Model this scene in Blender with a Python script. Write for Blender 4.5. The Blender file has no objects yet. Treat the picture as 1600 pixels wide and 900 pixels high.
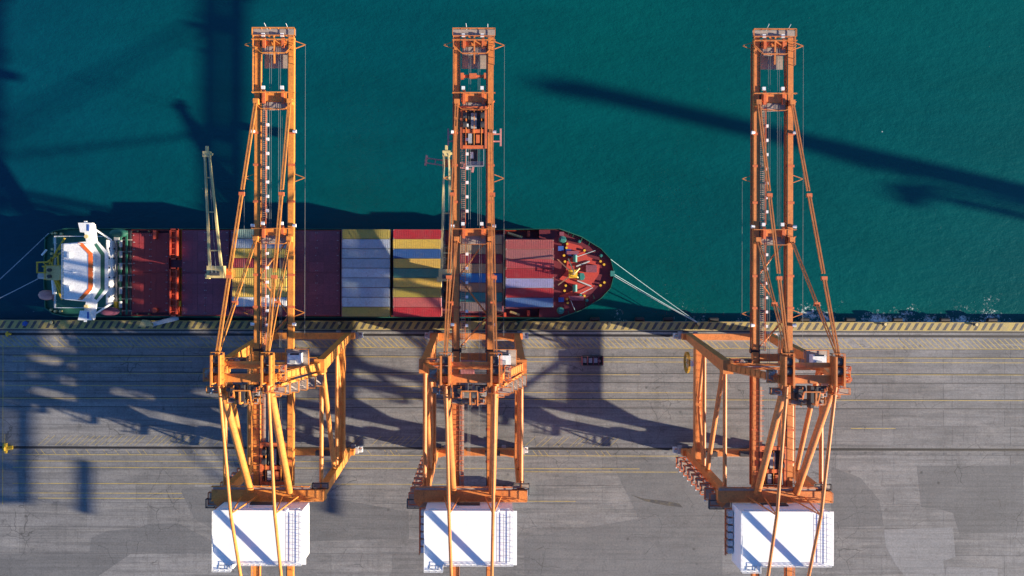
import bpy, math, random
from mathutils import Vector, Matrix
random.seed(7)
sc = bpy.context.scene
C = sc.collection
R = math.radians
# ---------------------------------------------------------------- camera
H = 210.85                       # drone height above the quay
K = 28 / 36 * 1600 / H           # photo pixels per metre on the quay
cam = bpy.data.cameras.new('camera'); cam.lens = 28; cam.sensor_width = 36
cam.shift_x = 30 / 1600; cam.clip_start = 1; cam.clip_end = 8000
cam_o = bpy.data.objects.new('camera', cam); C.objects.link(cam_o)
cam_o.location = (0, 0, H); cam_o.rotation_euler = (0, 0, R(0.14))
sc.camera = cam_o
# ---------------------------------------------------------------- light
SUN = Vector((3.38, -0.745, 1.0)).normalized()
w = bpy.data.worlds.new('World'); sc.world = w; w.use_nodes = True
nt = w.node_tree
sky = nt.nodes.new('ShaderNodeTexSky'); sky.sky_type = 'NISHITA'; sky.sun_disc = False
sky.altitude = 2500; sky.ozone_density = 6.0; sky.dust_density = 0.1
sky.sun_elevation = math.asin(SUN.z); sky.sun_rotation = math.atan2(SUN.x, SUN.y)
bg = nt.nodes['Background']; bg.inputs[1].default_value = 0.09
nt.links.new(sky.outputs[0], bg.inputs[0])
sl = bpy.data.lights.new('sun', 'SUN'); sl.energy = 5.0; sl.angle = R(0.7); sl.color = (1.0, 0.845, 0.635)
so = bpy.data.objects.new('sun', sl); C.objects.link(so)
so.rotation_euler = SUN.to_track_quat('Z', 'Y').to_euler()
sc.view_settings.view_transform = 'Standard'; sc.view_settings.look = 'None'
sc.view_settings.exposure = 1.38; sc.view_settings.gamma = 1

def at(px, py, z=0.0):           # measured photo position at a height -> metres
    s = H / (H - z)
    return Vector(((px - 770) / K / s, (450 - py) / K / s, z))
# ---------------------------------------------------------------- materials
def new_mat(name):
    m = bpy.data.materials.new(name); m.use_nodes = True
    t = m.node_tree; b = t.nodes['Principled BSDF']
    return m, t, b
def node(t, kind, **kw):
    n = t.nodes.new(kind)
    for k, v in kw.items(): setattr(n, k, v)
    return n
def noise(t, vec, scale, detail=4, rough=.6):
    n = node(t, 'ShaderNodeTexNoise'); n.inputs['Scale'].default_value = scale
    n.inputs['Detail'].default_value = detail; n.inputs['Roughness'].default_value = rough
    t.links.new(vec, n.inputs['Vector']); return n.outputs['Fac']
def ramp(t, fac, a, b, ca=0.0, cb=1.0):
    n = node(t, 'ShaderNodeMapRange'); n.clamp = True
    t.links.new(fac, n.inputs['Value'])
    n.inputs['From Min'].default_value = a; n.inputs['From Max'].default_value = b
    n.inputs['To Min'].default_value = ca; n.inputs['To Max'].default_value = cb
    return n.outputs['Result']
def mixc(t, fac, a, b, mode='MIX'):
    n = node(t, 'ShaderNodeMix', data_type='RGBA', blend_type=mode)
    for sock, val in ((n.inputs[0], fac), (n.inputs[6], a), (n.inputs[7], b)):
        if isinstance(val, bpy.types.NodeSocket): t.links.new(val, sock)
        elif isinstance(val, (int, float)): sock.default_value = val
        else: sock.default_value = (*val, 1)
    return n.outputs[2]
def mth(t, op, a, b=0.0):
    n = node(t, 'ShaderNodeMath', operation=op)
    for sock, val in ((n.inputs[0], a), (n.inputs[1], b)):
        if isinstance(val, bpy.types.NodeSocket): t.links.new(val, sock)
        else: sock.default_value = val
    return n.outputs[0]
def pos(t, scale=(1, 1, 1)):
    g = node(t, 'ShaderNodeNewGeometry'); m = node(t, 'ShaderNodeMapping')
    m.inputs['Scale'].default_value = scale
    t.links.new(g.outputs['Position'], m.inputs['Vector']); return m.outputs[0]
def paint(name, col, rough=.5, dirt=.35, dirtcol=(.10, .07, .05), metal=0.0, scale=.5, grain=1.0):
    m, t, b = new_mat(name)
    p = pos(t)
    f = ramp(t, noise(t, p, scale, 6, .7), .45, .75, 0, dirt)
    c = mixc(t, f, col, dirtcol)
    f2 = ramp(t, noise(t, p, 2.7, 3), .3, .7, 1 - .18 * grain, 1 + .12 * grain)
    c = mixc(t, 1.0, c, f2, 'MULTIPLY')
    t.links.new(c, b.inputs['Base Color'])
    b.inputs['Roughness'].default_value = rough; b.inputs['Metallic'].default_value = metal
    return m
M = {}
def rusty(name, col):
    m = paint(name, col, .5, .5, tuple(x * y for x, y in zip(col, (.42, .36, .45))), scale=.4)
    t = m.node_tree; b = t.nodes['Principled BSDF']; src = b.inputs['Base Color'].links[0].from_socket
    c = mixc(t, ramp(t, noise(t, pos(t, (1, .35, .35)), 1.4, 7, .8), .56, .70, 0, .75), src, (.16, .055, .025))
    c = mixc(t, ramp(t, noise(t, pos(t), .9, 5, .7), .60, .75, 0, .35), c, tuple(min(1, x * 1.25 + .05) for x in col))
    t.links.new(c, b.inputs['Base Color']); return m
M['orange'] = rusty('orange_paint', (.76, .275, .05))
M['orange_b'] = rusty('darker_orange_paint', (.66, .22, .055))  # darker orange tone for the middle crane
M['orange_c'] = rusty('duller_orange_paint', (.66, .225, .06))  # darker, slightly duller orange tone for the right-hand crane
M['red_orange'] = paint('red_orange_paint', (.62, .15, .05), .5, .3, (.25, .07, .03))
M['grating'] = paint('steel_grating', (.36, .30, .26), .6, .3)
M['dark'] = paint('dark_machinery', (.045, .045, .05), .5, .4)
M['cable'] = paint('wire_rope', (.16, .18, .19), .4, .2)
M['white'] = paint('white_sheet', (.88, .89, .89), .5, .03, (.45, .45, .42), grain=.15)
M['white_paint'] = paint('white_ship_paint', (.78, .79, .79), .45, .12, (.4, .38, .34))
M['glass'] = paint('window_glass', (.02, .03, .04), .08, 0)
M['yellow'] = paint('yellow_paint', (.68, .42, .03), .5, .3, (.2, .14, .06))
M['reel'] = paint('ochre_reel_paint', (.50, .27, .03), .5, .4, (.2, .12, .05))
M['cream'] = paint('cream_paint', (.70, .55, .24), .5, .3, (.3, .2, .1))
M['maroon'] = paint('maroon_deck', (.235, .065, .095), .55, .35, (.11, .045, .07))
def scuffed(m, light):
    t = m.node_tree; b = t.nodes['Principled BSDF']; src = b.inputs['Base Color'].links[0].from_socket
    c = mixc(t, ramp(t, noise(t, pos(t, (.4, 1.6, 1)), .9, 8, .85), .54, .66, 0, .5), src, light)
    c = mixc(t, ramp(t, noise(t, pos(t), 1.6, 6, .8), .56, .66, 0, .6), c, tuple(x * .25 for x in light))
    oi = node(t, 'ShaderNodeObjectInfo'); c = mixc(t, 1.0, c, ramp(t, oi.outputs['Random'], 0, 1, .86, 1.14), 'MULTIPLY')
    t.links.new(c, b.inputs['Base Color'])
scuffed(M['maroon'], (.33, .14, .16))
M['fore_shade_maroon'] = paint('shaded_forecastle_maroon', (.12, .012, .022), .55, .3, (.06, .015, .02))  # bulwark shade on the forecastle is put into this darker maroon
M['red_deck'] = paint('red_deck', (.45, .05, .035), .55, .3, (.18, .035, .03))
M['stern_red'] = paint('stern_hatch_red', (.30, .035, .04), .55, .35, (.13, .03, .04))
M['red_frame'] = paint('red_lashing_paint', (.55, .07, .03), .5, .3, (.2, .04, .03))
M['green_deck'] = paint('green_deck', (.02, .13, .085), .55, .3, (.02, .05, .04))
M['green_hull'] = paint('green_hull', (.02, .085, .065), .4, .3, (.03, .035, .03))
M['teal'] = paint('teal_winch_paint', (.03, .20, .18), .45, .2)
M['visor'] = paint('orange_visor', (.85, .17, .03), .5, .1)
M['rubber'] = paint('black_rubber', (.018, .018, .02), .7, .2)
M['pale_blue'] = paint('pale_blue_paint', (.33, .48, .58), .45, .15)
M['rope'] = paint('pale_rope', (.45, .62, .62), .8, .1)
M['rope_grey'] = paint('grey_rope', (.35, .38, .42), .8, .1)
M['pink'] = paint('faded_red_paint', (.55, .24, .22), .5, .3)
M['blue'] = paint('blue_paint', (.03, .10, .38), .5, .2)
M['yellow_line'] = paint('yellow_road_paint', (.52, .38, .07), .7, .8, (.17, .165, .16), scale=.55)
M['edge_yellow'] = paint('worn_edge_paint', (.46, .35, .10), .7, .85, (.24, .22, .17), scale=.45)
M['stripe_dark'] = paint('dark_stripe_paint', (.06, .06, .065), .7, .8, (.2, .17, .10), scale=.6)
M['steel'] = paint('rail_steel', (.05, .048, .045), .45, .3, metal=.3)
M['grey'] = paint('grey_paint', (.38, .39, .40), .5, .2)
M['sheet_blue'] = paint('galvanised', (.42, .47, .52), .4, .15, metal=.2)

m, t, b = new_mat('container_paint'); M['container'] = m
oi = node(t, 'ShaderNodeObjectInfo'); p = pos(t)
c = mixc(t, ramp(t, noise(t, p, .35, 6, .7), .48, .8, 0, .35), oi.outputs['Color'], (.30, .24, .19))
c = mixc(t, ramp(t, noise(t, pos(t, (.5, 3, 1)), 1.2, 4), .6, .85, 0, .25), c, (.5, .48, .45))
c = mixc(t, 1.0, c, ramp(t, noise(t, p, 3, 3), .3, .7, .85, 1.1), 'MULTIPLY')
c = mixc(t, ramp(t, noise(t, pos(t), 1.1, 7, .8), .56, .68, 0, .45), c, (.14, .11, .09))
t.links.new(c, b.inputs['Base Color']); b.inputs['Roughness'].default_value = .55

def concrete(name, col, var=.16, wear=1.0):
    m, t, b = new_mat(name)
    p = pos(t)
    sh = lambda *k: tuple(x * y for x, y in zip(col, k * 3 if len(k) == 1 else k))
    c = mixc(t, ramp(t, noise(t, p, .035, 5, .65), .38, .62), sh(1 - var), sh(1 + var))
    c = mixc(t, ramp(t, noise(t, pos(t, (.05, .55, 1)), .9, 6, .7), .47, .64, 0, .55 * wear), c, sh(.58))       # tyre-dirt bands along the quay
    c = mixc(t, ramp(t, noise(t, pos(t, (.035, .5, 1)), 1.7, 5, .6), .50, .66, 0, .5 * wear), c, sh(1.42, 1.38, 1.3))
    c = mixc(t, ramp(t, noise(t, pos(t, (.018, 1.1, 1)), 1.3, 3, .5), .555, .60, 0, .34 * wear), c, sh(.42))      # single tyre tracks
    c = mixc(t, ramp(t, noise(t, pos(t, (.9, .03, 1)), .8, 3, .5), .58, .64, 0, .16 * wear), c, sh(.5))
    c = mixc(t, ramp(t, noise(t, p, .45, 7, .75), .50, .66, 0, .45 * wear), c, sh(.55))                            # blotches
    c = mixc(t, ramp(t, noise(t, pos(t, (1, .6, 1)), .28, 8, .85), .555, .66, 0, .6 * wear), c, sh(.40))            # oil stains
    c = mixc(t, ramp(t, noise(t, pos(t, (.3, 1, 1)), .16, 7, .8), .53, .66, 0, .5 * wear), c, sh(1.5, 1.44, 1.36))  # dusty worn areas
    vo = node(t, 'ShaderNodeTexVoronoi'); vo.inputs['Scale'].default_value = .22; t.links.new(p, vo.inputs['Vector'])
    sv = node(t, 'ShaderNodeSeparateColor'); t.links.new(vo.outputs['Color'], sv.inputs[0])
    c = mixc(t, mth(t, 'MULTIPLY', ramp(t, vo.outputs['Distance'], .03, .12, .75, 0), ramp(t, sv.outputs[0], .70, .72)), c, sh(.32))  # oil drips
    oi = node(t, 'ShaderNodeObjectInfo')
    c = mixc(t, 1.0, c, ramp(t, oi.outputs['Random'], 0, 1, .90, 1.08), 'MULTIPLY')
    c = mixc(t, 1.0, c, ramp(t, noise(t, p, 2.2, 6, .75), .32, .68, .76, 1.22), 'MULTIPLY')
    wv = node(t, 'ShaderNodeVectorMath', operation='ADD'); t.links.new(p, wv.inputs[0])
    nz = node(t, 'ShaderNodeTexNoise'); nz.inputs['Scale'].default_value = .5; t.links.new(p, nz.inputs['Vector'])
    t.links.new(nz.outputs['Color'], wv.inputs[1])
    v = node(t, 'ShaderNodeTexVoronoi', feature='DISTANCE_TO_EDGE'); v.inputs['Scale'].default_value = .17
    t.links.new(wv.outputs[0], v.inputs['Vector'])
    cr = mth(t, 'MULTIPLY', ramp(t, v.outputs['Distance'], 0, .014, 1, 0), ramp(t, noise(t, p, .06, 3), .53, .58, 0, .75))
    c = mixc(t, cr, c, sh(.25))
    t.links.new(c, b.inputs['Base Color']); b.inputs['Roughness'].default_value = .85
    bp = node(t, 'ShaderNodeBump'); bp.inputs['Strength'].default_value = .25; bp.inputs['Distance'].default_value = .05
    t.links.new(noise(t, p, 4, 5), bp.inputs['Height']); t.links.new(bp.outputs[0], b.inputs['Normal'])
    return m
M['concrete'] = concrete('quay_concrete', (.186, .187, .191))
M['edge_concrete'] = concrete('edge_concrete', (.24, .238, .235))
M['asphalt'] = concrete('asphalt_patch', (.142, .145, .151), .10, .55)
M['asphalt_light'] = concrete('light_patch', (.235, .24, .25), .10, .6)

m, t, b = new_mat('harbour_water'); M['water'] = m
p = pos(t)
big = ramp(t, noise(t, p, .008, 3, .5), .35, .65)
c = mixc(t, big, (.0003, .064, .071), (.0004, .082, .077))
g = node(t, 'ShaderNodeNewGeometry'); sx = node(t, 'ShaderNodeSeparateXYZ'); t.links.new(g.outputs['Position'], sx.inputs[0])
x_blend = ramp(t, mth(t, 'ADD', sx.outputs['X'], mth(t, 'MULTIPLY', noise(t, p, .012, 2), 60)), -110, 60)
c = mixc(t, x_blend, (.0005, .049, .078), c)  # water colour turns bluer and darker towards the left
c = mixc(t, 1.0, c, ramp(t, noise(t, pos(t, (.25, 1, 1)), .06, 5, .7), .3, .7, .86, 1.14), 'MULTIPLY')
vo = node(t, 'ShaderNodeTexVoronoi'); vo.inputs['Scale'].default_value = .045; t.links.new(p, vo.inputs['Vector'])
sv = node(t, 'ShaderNodeSeparateColor'); t.links.new(vo.outputs['Color'], sv.inputs[0])
fleck = mth(t, 'MULTIPLY', ramp(t, vo.outputs['Distance'], .010, .016, 1, 0), ramp(t, sv.outputs[0], .62, .64))
# splash foam thrown up along the quay wall
my = mth(t, 'MULTIPLY', ramp(t, sx.outputs['Y'], -9, -1.0, 1, 0), ramp(t, sx.outputs['X'], 40, 110, .45, 1))
fo = mth(t, 'ADD', mth(t, 'MULTIPLY', noise(t, p, .12, 2), .5), mth(t, 'MULTIPLY', noise(t, p, 1.3, 7, .8), .6))
fo = mth(t, 'ADD', fo, mth(t, 'MULTIPLY', my, .22))
foam = mth(t, 'MAXIMUM', ramp(t, fo, .745, .82), fleck)
c = mixc(t, foam, c, (.7, .78, .78))
t.links.new(c, b.inputs['Base Color']); b.inputs['IOR'].default_value = 1.33
t.links.new(ramp(t, foam, 0, 1, .22, .8), b.inputs['Roughness'])
bp = node(t, 'ShaderNodeBump'); bp.inputs['Strength'].default_value = .55; bp.inputs['Distance'].default_value = .4
hgt = mth(t, 'ADD', noise(t, pos(t, (.5, 1, 1)), .55, 5, .6), mth(t, 'MULTIPLY', noise(t, pos(t, (.7, 1, 1)), 2.2, 3), .25))
t.links.new(hgt, bp.inputs['Height']); t.links.new(bp.outputs[0], b.inputs['Normal'])

# ---------------------------------------------------------------- mesh helpers
class MB:
    def __init__(s, xf=None): s.v = []; s.f = []; s.sm = []; s.xf = xf
    def add(s, vs, fs, sm=None):
        o = len(s.v)
        s.v += [s.xf @ Vector(p) if s.xf else Vector(p) for p in vs]
        s.f += [tuple(i + o for i in f) for f in fs]
        s.sm += sm or [False] * len(fs)
        return s
    def box(s, x0, x1, y0, y1, z0, z1):
        return s.add([(x, y, z) for z in (z0, z1) for x, y in ((x0, y0), (x1, y0), (x1, y1), (x0, y1))],
              [(3, 2, 1, 0), (4, 5, 6, 7), (0, 1, 5, 4), (1, 2, 6, 5), (2, 3, 7, 6), (3, 0, 4, 7)])
    def beam(s, p, q, w, h=None, w2=None, h2=None):
        p = Vector(p); q = Vector(q); h = h or w; w2 = w2 or w; h2 = h2 or h
        d = (q - p).normalized(); up = Vector((0, 0, 1)) if abs(d.z) < .8 else Vector((0, 1, 0))
        a = d.cross(up).normalized(); u = a.cross(d).normalized(); vs = []
        for c, ww, hh in ((p, w, h), (q, w2, h2)):
            for i, j in ((-1, -1), (1, -1), (1, 1), (-1, 1)): vs.append(c + a * (i * ww / 2) + u * (j * hh / 2))
        return s.add(vs, [(0, 1, 2, 3), (7, 6, 5, 4), (4, 5, 1, 0), (5, 6, 2, 1), (6, 7, 3, 2), (7, 4, 0, 3)])
    def tube(s, p, q, r, r2=None, n=10):
        p = Vector(p); q = Vector(q); r2 = r if r2 is None else r2
        d = (q - p).normalized(); up = Vector((0, 0, 1)) if abs(d.z) < .8 else Vector((0, 1, 0))
        a = d.cross(up).normalized(); u = a.cross(d).normalized(); vs = []
        for c, rr in ((p, r), (q, r2)):
            for i in range(n):
                an = 2 * math.pi * i / n; vs.append(c + a * (rr * math.cos(an)) + u * (rr * math.sin(an)))
        fs = [(i + n, (i + 1) % n + n, (i + 1) % n, i) for i in range(n)]
        s.add(vs[:n], [tuple(range(n))]); s.add(vs[n:], [tuple(range(n - 1, -1, -1))])
        return s.add(vs, fs, [True] * n)
    def path(s, pts, w, h=None):
        for p, q in zip(pts, pts[1:]): s.beam(p, q, w, h)
        return s
    def prism(s, pts, z0, z1):
        n = len(pts)
        return s.add([(x, y, z0) for x, y in pts] + [(x, y, z1) for x, y in pts],
              [tuple(range(n - 1, -1, -1)), tuple(range(n, 2 * n))] + [(i, (i + 1) % n, (i + 1) % n + n, i + n) for i in range(n)])
    def sheet(s, pts, z): return s.add([(x, y, z) for x, y in pts], [tuple(range(len(pts)))])
    def rails(s, pts, z, hgt=1.1, post=1.8, t=.11, closed=False):
        pts = [Vector((a, b_, z)) for a, b_ in pts]
        if closed: pts = pts + [pts[0]]
        for p, q in zip(pts, pts[1:]):
            for hh in (hgt, hgt * .5): s.beam(p + Vector((0, 0, hh)), q + Vector((0, 0, hh)), t)
            n = max(1, round((q - p).length / post))
            for i in range(n + 1):
                c = p.lerp(q, i / n); s.beam(c, c + Vector((0, 0, hgt)), t)
        return s
    def build(s, name, mat, parent=None):
        me = bpy.data.meshes.new(name); me.from_pydata(s.v, [], s.f)
        me.polygons.foreach_set('use_smooth', s.sm); me.materials.append(M[mat]); me.update()
        o = bpy.data.objects.new(name, me); C.objects.link(o); o.parent = parent
        return o
def tag(o, label=None, cat=None, group=None, kind=None):
    if label: o['label'] = label
    if cat: o['category'] = cat
    if group: o['group'] = group
    if kind: o['kind'] = kind
    return o
def empty(name, loc, label=None, cat=None, group=None, rz=0):
    o = bpy.data.objects.new(name, None); C.objects.link(o); o.location = loc; o.rotation_euler.z = rz
    return tag(o, label, cat, group)
def inst(src, name, parent, loc=(0, 0, 0), scale=None, rz=0):
    o = bpy.data.objects.new(name, src.data); C.objects.link(o); o.parent = parent; o.location = loc
    o.rotation_euler.z = rz
    if scale: o.scale = scale
    return o
def copy_tree(o, parent=None):
    c = o.copy(); C.objects.link(c); c.parent = parent
    for ch in o.children: copy_tree(ch, c)
    return c

# ================================================================ SETTING
YE = -8.8                        # quay edge
YW, YL = -12.5, -42.5            # crane rails
sea = MB().sheet([(-3000, -60), (3000, -60), (3000, 3000), (-3000, 3000)], -3).build('water', 'water'); tag(sea, kind='structure')
quay = MB().box(-2500, 2500, -2500, YE, -9, -.05).build('quay', 'concrete'); tag(quay, kind='structure')
X0, X1 = -156, 168
MB().box(X0, X1, YE - 2.3, YE, -.6, .0).build('kerb_beam', 'edge_yellow', quay)
MB().box(X0, X1, YW + 1.25, YE - 2.32, -.2, -.004).build('edge_strip', 'edge_concrete', quay)
MB().box(X0, X1, YW - 3.4, YW + 1.2, -.2, .0).build('rail_apron', 'edge_concrete', quay)
# hazard stripes on the edge beam
st = None; x = X0 + 1
while x < X1 - 3:
    if random.random() < .97:
        if st is None:
            st = MB().sheet([(0, YE - 2.1), (.85, YE - 2.1), (2.0, YE - .22), (1.15, YE - .22)], .005).build('stripe', 'stripe_dark', quay); st.location.x = x
        else: inst(st, 'stripe', quay, (x, 0, 0))
    x += 2.03
# yellow hatching beside the waterside rail
hb = MB(); x = X0
while x < X1 - 5:
    if random.random() < .95: hb.sheet([(x, YW - .75), (x - .24, YW - .75), (x + 2.53, YW - 3.35), (x + 2.77, YW - 3.35)], .005)
    x += 1.48
tag(hb.build('hatch_marking', 'yellow_line', quay), kind='stuff')
# concrete slabs
slab0 = None
ys = [YW - 3.44, -18.4, -22.6, -25.1, -29.2, -32.0, -36.4, -41.3, -44.0, -48.2, -52.2, -57.0, -63.5, -70.5, -79.0]
for r_, (ya, yb) in enumerate(zip(ys, ys[1:])):
    n = 20 if r_ % 2 else 21
    for i in range(n):
        if r_ == 7: pass
        wd = (X1 - X0) / n
        xa = X0 + i * wd
        sx_, sy_ = wd - .05, (ya - yb) - .05
        if slab0 is None:
            slab0 = MB().box(-.5, .5, -.5, .5, -.2, 0).build('slab', 'concrete', quay); o = slab0
        else: o = inst(slab0, 'slab', quay)
        o.location = (xa + wd / 2, (ya + yb) / 2, random.uniform(-.004, .0)); o.scale = (sx_, sy_, 1)
# rails with their grooves
for yy in (YW, YL):
    MB().box(X0 + 22, 420, yy - .32, yy + .32, .002, .012).build('rail_groove', 'rubber', quay)
    MB().box(X0 + 22, 420, yy - .06, yy + .06, .012, .07).build('rail', 'steel', quay)
MB().box(X0, X1, YW + .95, YW + 1.2, .002, .008).build('cable_slot', 'rubber', quay)
pad = None; x = -128
while x < 146:
    if pad is None: pad = MB().box(-.38, .38, -.24, .24, .0, .02).build('rail_pad', 'asphalt', quay); pad.location = (x, YL - 1.15, 0)
    else: inst(pad, 'rail_pad', quay, (x, YL - 1.15, 0))
    x += 3.22
for py in (556.5, 582.5, 597, 637, 622.5):
    v = at(0, py); MB().box(X0, X1, v.y - .07, v.y + .07, .002, .0065).build('drain_slot', 'rubber', quay)
# thin yellow lane lines
for px0, px1, py in ((8, 1600, 543.5), (20, 1600, 558), (20, 300, 566), (820, 1600, 565), (20, 1000, 585), (1300, 1600, 584), (620, 1090, 613), (8, 700, 604),
                     (20, 1060, 712), (20, 640, 722), (20, 1000, 732), (20, 700, 757), (20, 290, 772), (60, 300, 780), (820, 1060, 737), (820, 900, 783), (1330, 1400, 668), (0, 1600, 624)):
    a, b_ = at(px0, py), at(px1, py)
    MB().box(a.x, b_.x, a.y - .065, a.y + .065, .003, .007).build('lane_line', 'yellow_line', quay)
for px, pa, pb in ((5, 520, 790), (8, 680, 700)):
    a, b_ = at(px, pa), at(px, pb); MB().box(a.x - .07, a.x + .07, b_.y, a.y, .003, .007).build('lane_line', 'yellow_line', quay)
for xa, xb in ((60, 335), (535, 650), (820, 960)):
    hb = MB(); x = at(xa, 0).x
    while x < at(xb, 0).x:
        if random.random() < .8: hb.sheet([(x, YL + .6), (x + .12, YL + .6), (x + 3.0, YL + 3.2), (x + 2.88, YL + 3.2)], .005)
        if random.random() < .45: hb.sheet([(x + .3, YL - 1.9), (x + .42, YL - 1.9), (x - .7, YL - .5), (x - .82, YL - .5)], .005)
        x += 1.5
    tag(hb.build('hatch_marking', 'yellow_line', quay), kind='stuff')
# resurfaced patches
def patch(pts, mat, z):
    q = [at(a, b_) for a, b_ in pts]; MB().sheet([(v.x, v.y) for v in q][::-1], z).build('surface_patch', mat, quay)
patch([(141, 864), (144, 842), (170, 831), (220, 826), (232, 820), (280, 819), (305, 832), (332, 846), (420, 850), (430, 866)], 'asphalt', .006)
patch([(283, 768), (300, 762), (420, 762), (640, 800), (640, 842), (430, 848), (335, 828), (305, 812), (297, 795)], 'asphalt', .0075)
patch([(0, 867), (205, 867), (150, 905), (0, 905)], 'asphalt', .006)
patch([(1433, 727), (1600, 725), (1600, 830), (1500, 832), (1490, 800), (1470, 794), (1440, 790)], 'asphalt', .006)
patch([(960, 730), (1040, 712), (1110, 760), (1130, 800), (1130, 905), (820, 905), (820, 840), (1000, 810)], 'asphalt', .006)
patch([(1300, 728), (1345, 745), (1375, 780), (1382, 820), (1300, 824)], 'asphalt', .0075)
patch([(1382, 826), (1490, 822), (1494, 868), (1475, 875), (1478, 900), (1420, 905), (1400, 880), (1385, 852)], 'asphalt_light', .009)
patch([(1480, 884), (1560, 886), (1560, 900), (1478, 900)], 'asphalt_light', .012)
def smear(pts, z=.02): patch(pts, 'stripe_dark', z)
smear([(1000, 778), (1040, 782), (1062, 786), (1068, 792), (1040, 789), (1015, 784)])
smear([(985, 772), (1012, 780), (1044, 787), (1010, 783)], .024)

# ================================================================ CRANES
def platform(x0, x1, y0, y1, z, parent, xf=None, rail_mat='orange', open_side=None):
    g_ = MB(xf).box(x0, x1, y0, y1, z - .12, z).build('platform', 'grating', parent)
    c = [(x0, y0), (x1, y0), (x1, y1), (x0, y1)]
    if open_side is None: r_ = MB(xf).rails(c, z, closed=True)
    else:
        k = {'s': 1, 'e': 2, 'n': 3, 'w': 0}[open_side]; r_ = MB(xf).rails([c[(k + i) % 4] for i in range(4)], z)
    r_.build('railing', rail_mat, g_); return g_
GX = 3.65
def build_crane(root, raised=False, tip=67.2):
    def P(name, mb, mat='orange', par=None): return mb.build(name, mat, par or root)
    bx = None
    if raised:
        hp = Vector((0, -.8, 36)); bx = Matrix.Translation(hp) @ Matrix.Rotation(R(88), 4, 'X') @ Matrix.Translation(-hp)
    LW = lambda z: -4.3 * (z - 5) / 32          # lean of the waterside legs
    LL = lambda z: -30 - 2.2 * (z - 5) / 32
    # travelling gear
    for yy in (0, -30):
        sl_ = P('sill_beam', MB().box(-12, 12, yy - .8, yy + .8, 3.4, 5.3))
        P('sill_haunch', MB().prism([(-9.7, yy - .82), (-9.7, yy - 1.4), (-7.6, yy - .82)], 3.7, 5.1), par=sl_)
        P('sill_haunch', MB().prism([(9.7, yy - .82), (7.6, yy - .82), (9.7, yy - 1.4)], 3.7, 5.1), par=sl_)
        P('cable_tray', MB().box(-9, 9, yy - 1.15, yy - .85, 4.6, 4.75), 'grating', sl_)
        for sx_ in (-1, 1):
            for k, cx in enumerate((7.6, 11.6)):
                bo = P('bogie', MB().box(sx_ * cx - 1.7, sx_ * cx + 1.7, yy - .45, yy + .45, 1.0, 2.2).box(sx_ * cx - .4, sx_ * cx + .4, yy - .5, yy + .5, 2.2, 3.5))
                for q in (-1.15, 1.15):
                    P('wheel', MB().tube((sx_ * cx + q, yy - .2, .42), (sx_ * cx + q, yy + .2, .42), .40, n=14), 'dark', bo)
                P('drive_motor', MB().box(sx_ * cx - .9, sx_ * cx + .2, yy + .47, yy + 1.2, 1.2, 1.9), 'grey', bo)
            bf = P('buffer', MB().tube((sx_ * 12.02, yy, 2.4), (sx_ * 13.6, yy, 2.4), .45, .3).box(min(sx_ * 12.02, sx_ * 12.7), max(sx_ * 12.02, sx_ * 12.7), yy - .9, yy + .9, 1.8, 3.0), 'grey')
            P('rail_clamp', MB().box(sx_ * 13.1 - .5, sx_ * 13.1 + .5, yy - .75, yy + .75, .5, 1.7), 'white_paint', bf)
    # legs, portal beams and side bracing
    for sx_ in (-1, 1):
        X = sx_ * 10.5
        P('leg', MB().beam((X, 0, 5.3), (X, LW(37), 37.6), 1.5, 1.7, 1.7, 2.6))
        P('leg', MB().beam((X, -30, 5.3), (X, LL(37), 37.6), 1.5, 2.0, 1.6, 2.2))
        pb = P('portal_beam', MB().box(X - .75, X + .75, LL(14) + .9, LW(14) - .9, 12.8, 15.2))
        P('haunch', MB().add([(X + a, LL(14) + .9, z) for a in (-.7, .7) for z in (9.5, 12.8)] + [(X + a, LL(14) + 4.5, 12.8) for a in (-.7, .7)],
                             [(0, 1, 4), (2, 5, 3), (0, 4, 5, 2), (0, 2, 3, 1), (1, 3, 5, 4)]), par=pb)
        rl = MB().rails([(X - .68, LL(14) + 1), (X - .68, LW(14) - 1)], 15.2).rails([(X + .68, LL(14) + 1), (X + .68, LW(14) - 1)], 15.2); P('railing', rl, par=pb)
        P('top_tube', MB().tube((X, LW(37) - 1, 37.2), (X, LL(37) + .8, 37.2), .45, n=12))
        P('bracing_tube', MB().tube((X, LW(20), 20.3), (X, LL(20), 20.3), .42, n=12))
        P('bracing_tube', MB().tube((X, -15.5, 15.1), (X, LW(19) - .9, 19.6), .38, n=12))
        P('bracing_tube', MB().tube((X, -16.5, 15.1), (X, LL(19) + .9, 19.6), .38, n=12))
        P('bracing_tube', MB().tube((X, LW(35) - 1, 36), (X, LL(24) + .9, 23), .55, n=12))
        # A-frame
        al = P('mast_leg', MB().beam((X, -4.4, 38), (sx_ * 4.9, -5, 57.5), 1.45, 1.35, 1.2, 1.1))
        rr = MB()
        for k in range(12):
            u = k / 12; p0 = Vector((X, -4.4, 38)).lerp(Vector((sx_ * 4.9, -5, 57.5)), u); p1 = Vector((X, -4.4, 38)).lerp(Vector((sx_ * 4.9, -5, 57.5)), u + 1 / 12)
            for q in (.75, -.75): rr.beam(p0 + Vector((sx_ * .3, q, 1.7)), p1 + Vector((sx_ * .3, q, 1.7)), .09); rr.beam(p0 + Vector((0, q, .6)), p0 + Vector((sx_ * .3, q, 1.7)), .09)
            rr.beam(p0 + Vector((sx_ * .3, -.75, 1.7)), p0 + Vector((sx_ * .3, .75, 1.7)), .09)
        P('railing', rr, par=al)
        P('node_box', MB().box(X - 1.1, X + 1.1, -5.9, -2.9, 37.0, 39.6), par=al)
        if not raised: P('back_strut', MB().tube((sx_ * 4.7, -5.6, 57.3), (sx_ * 4.2, -31.4, 39.6), .74, n=14))
        if raised: continue
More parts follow.
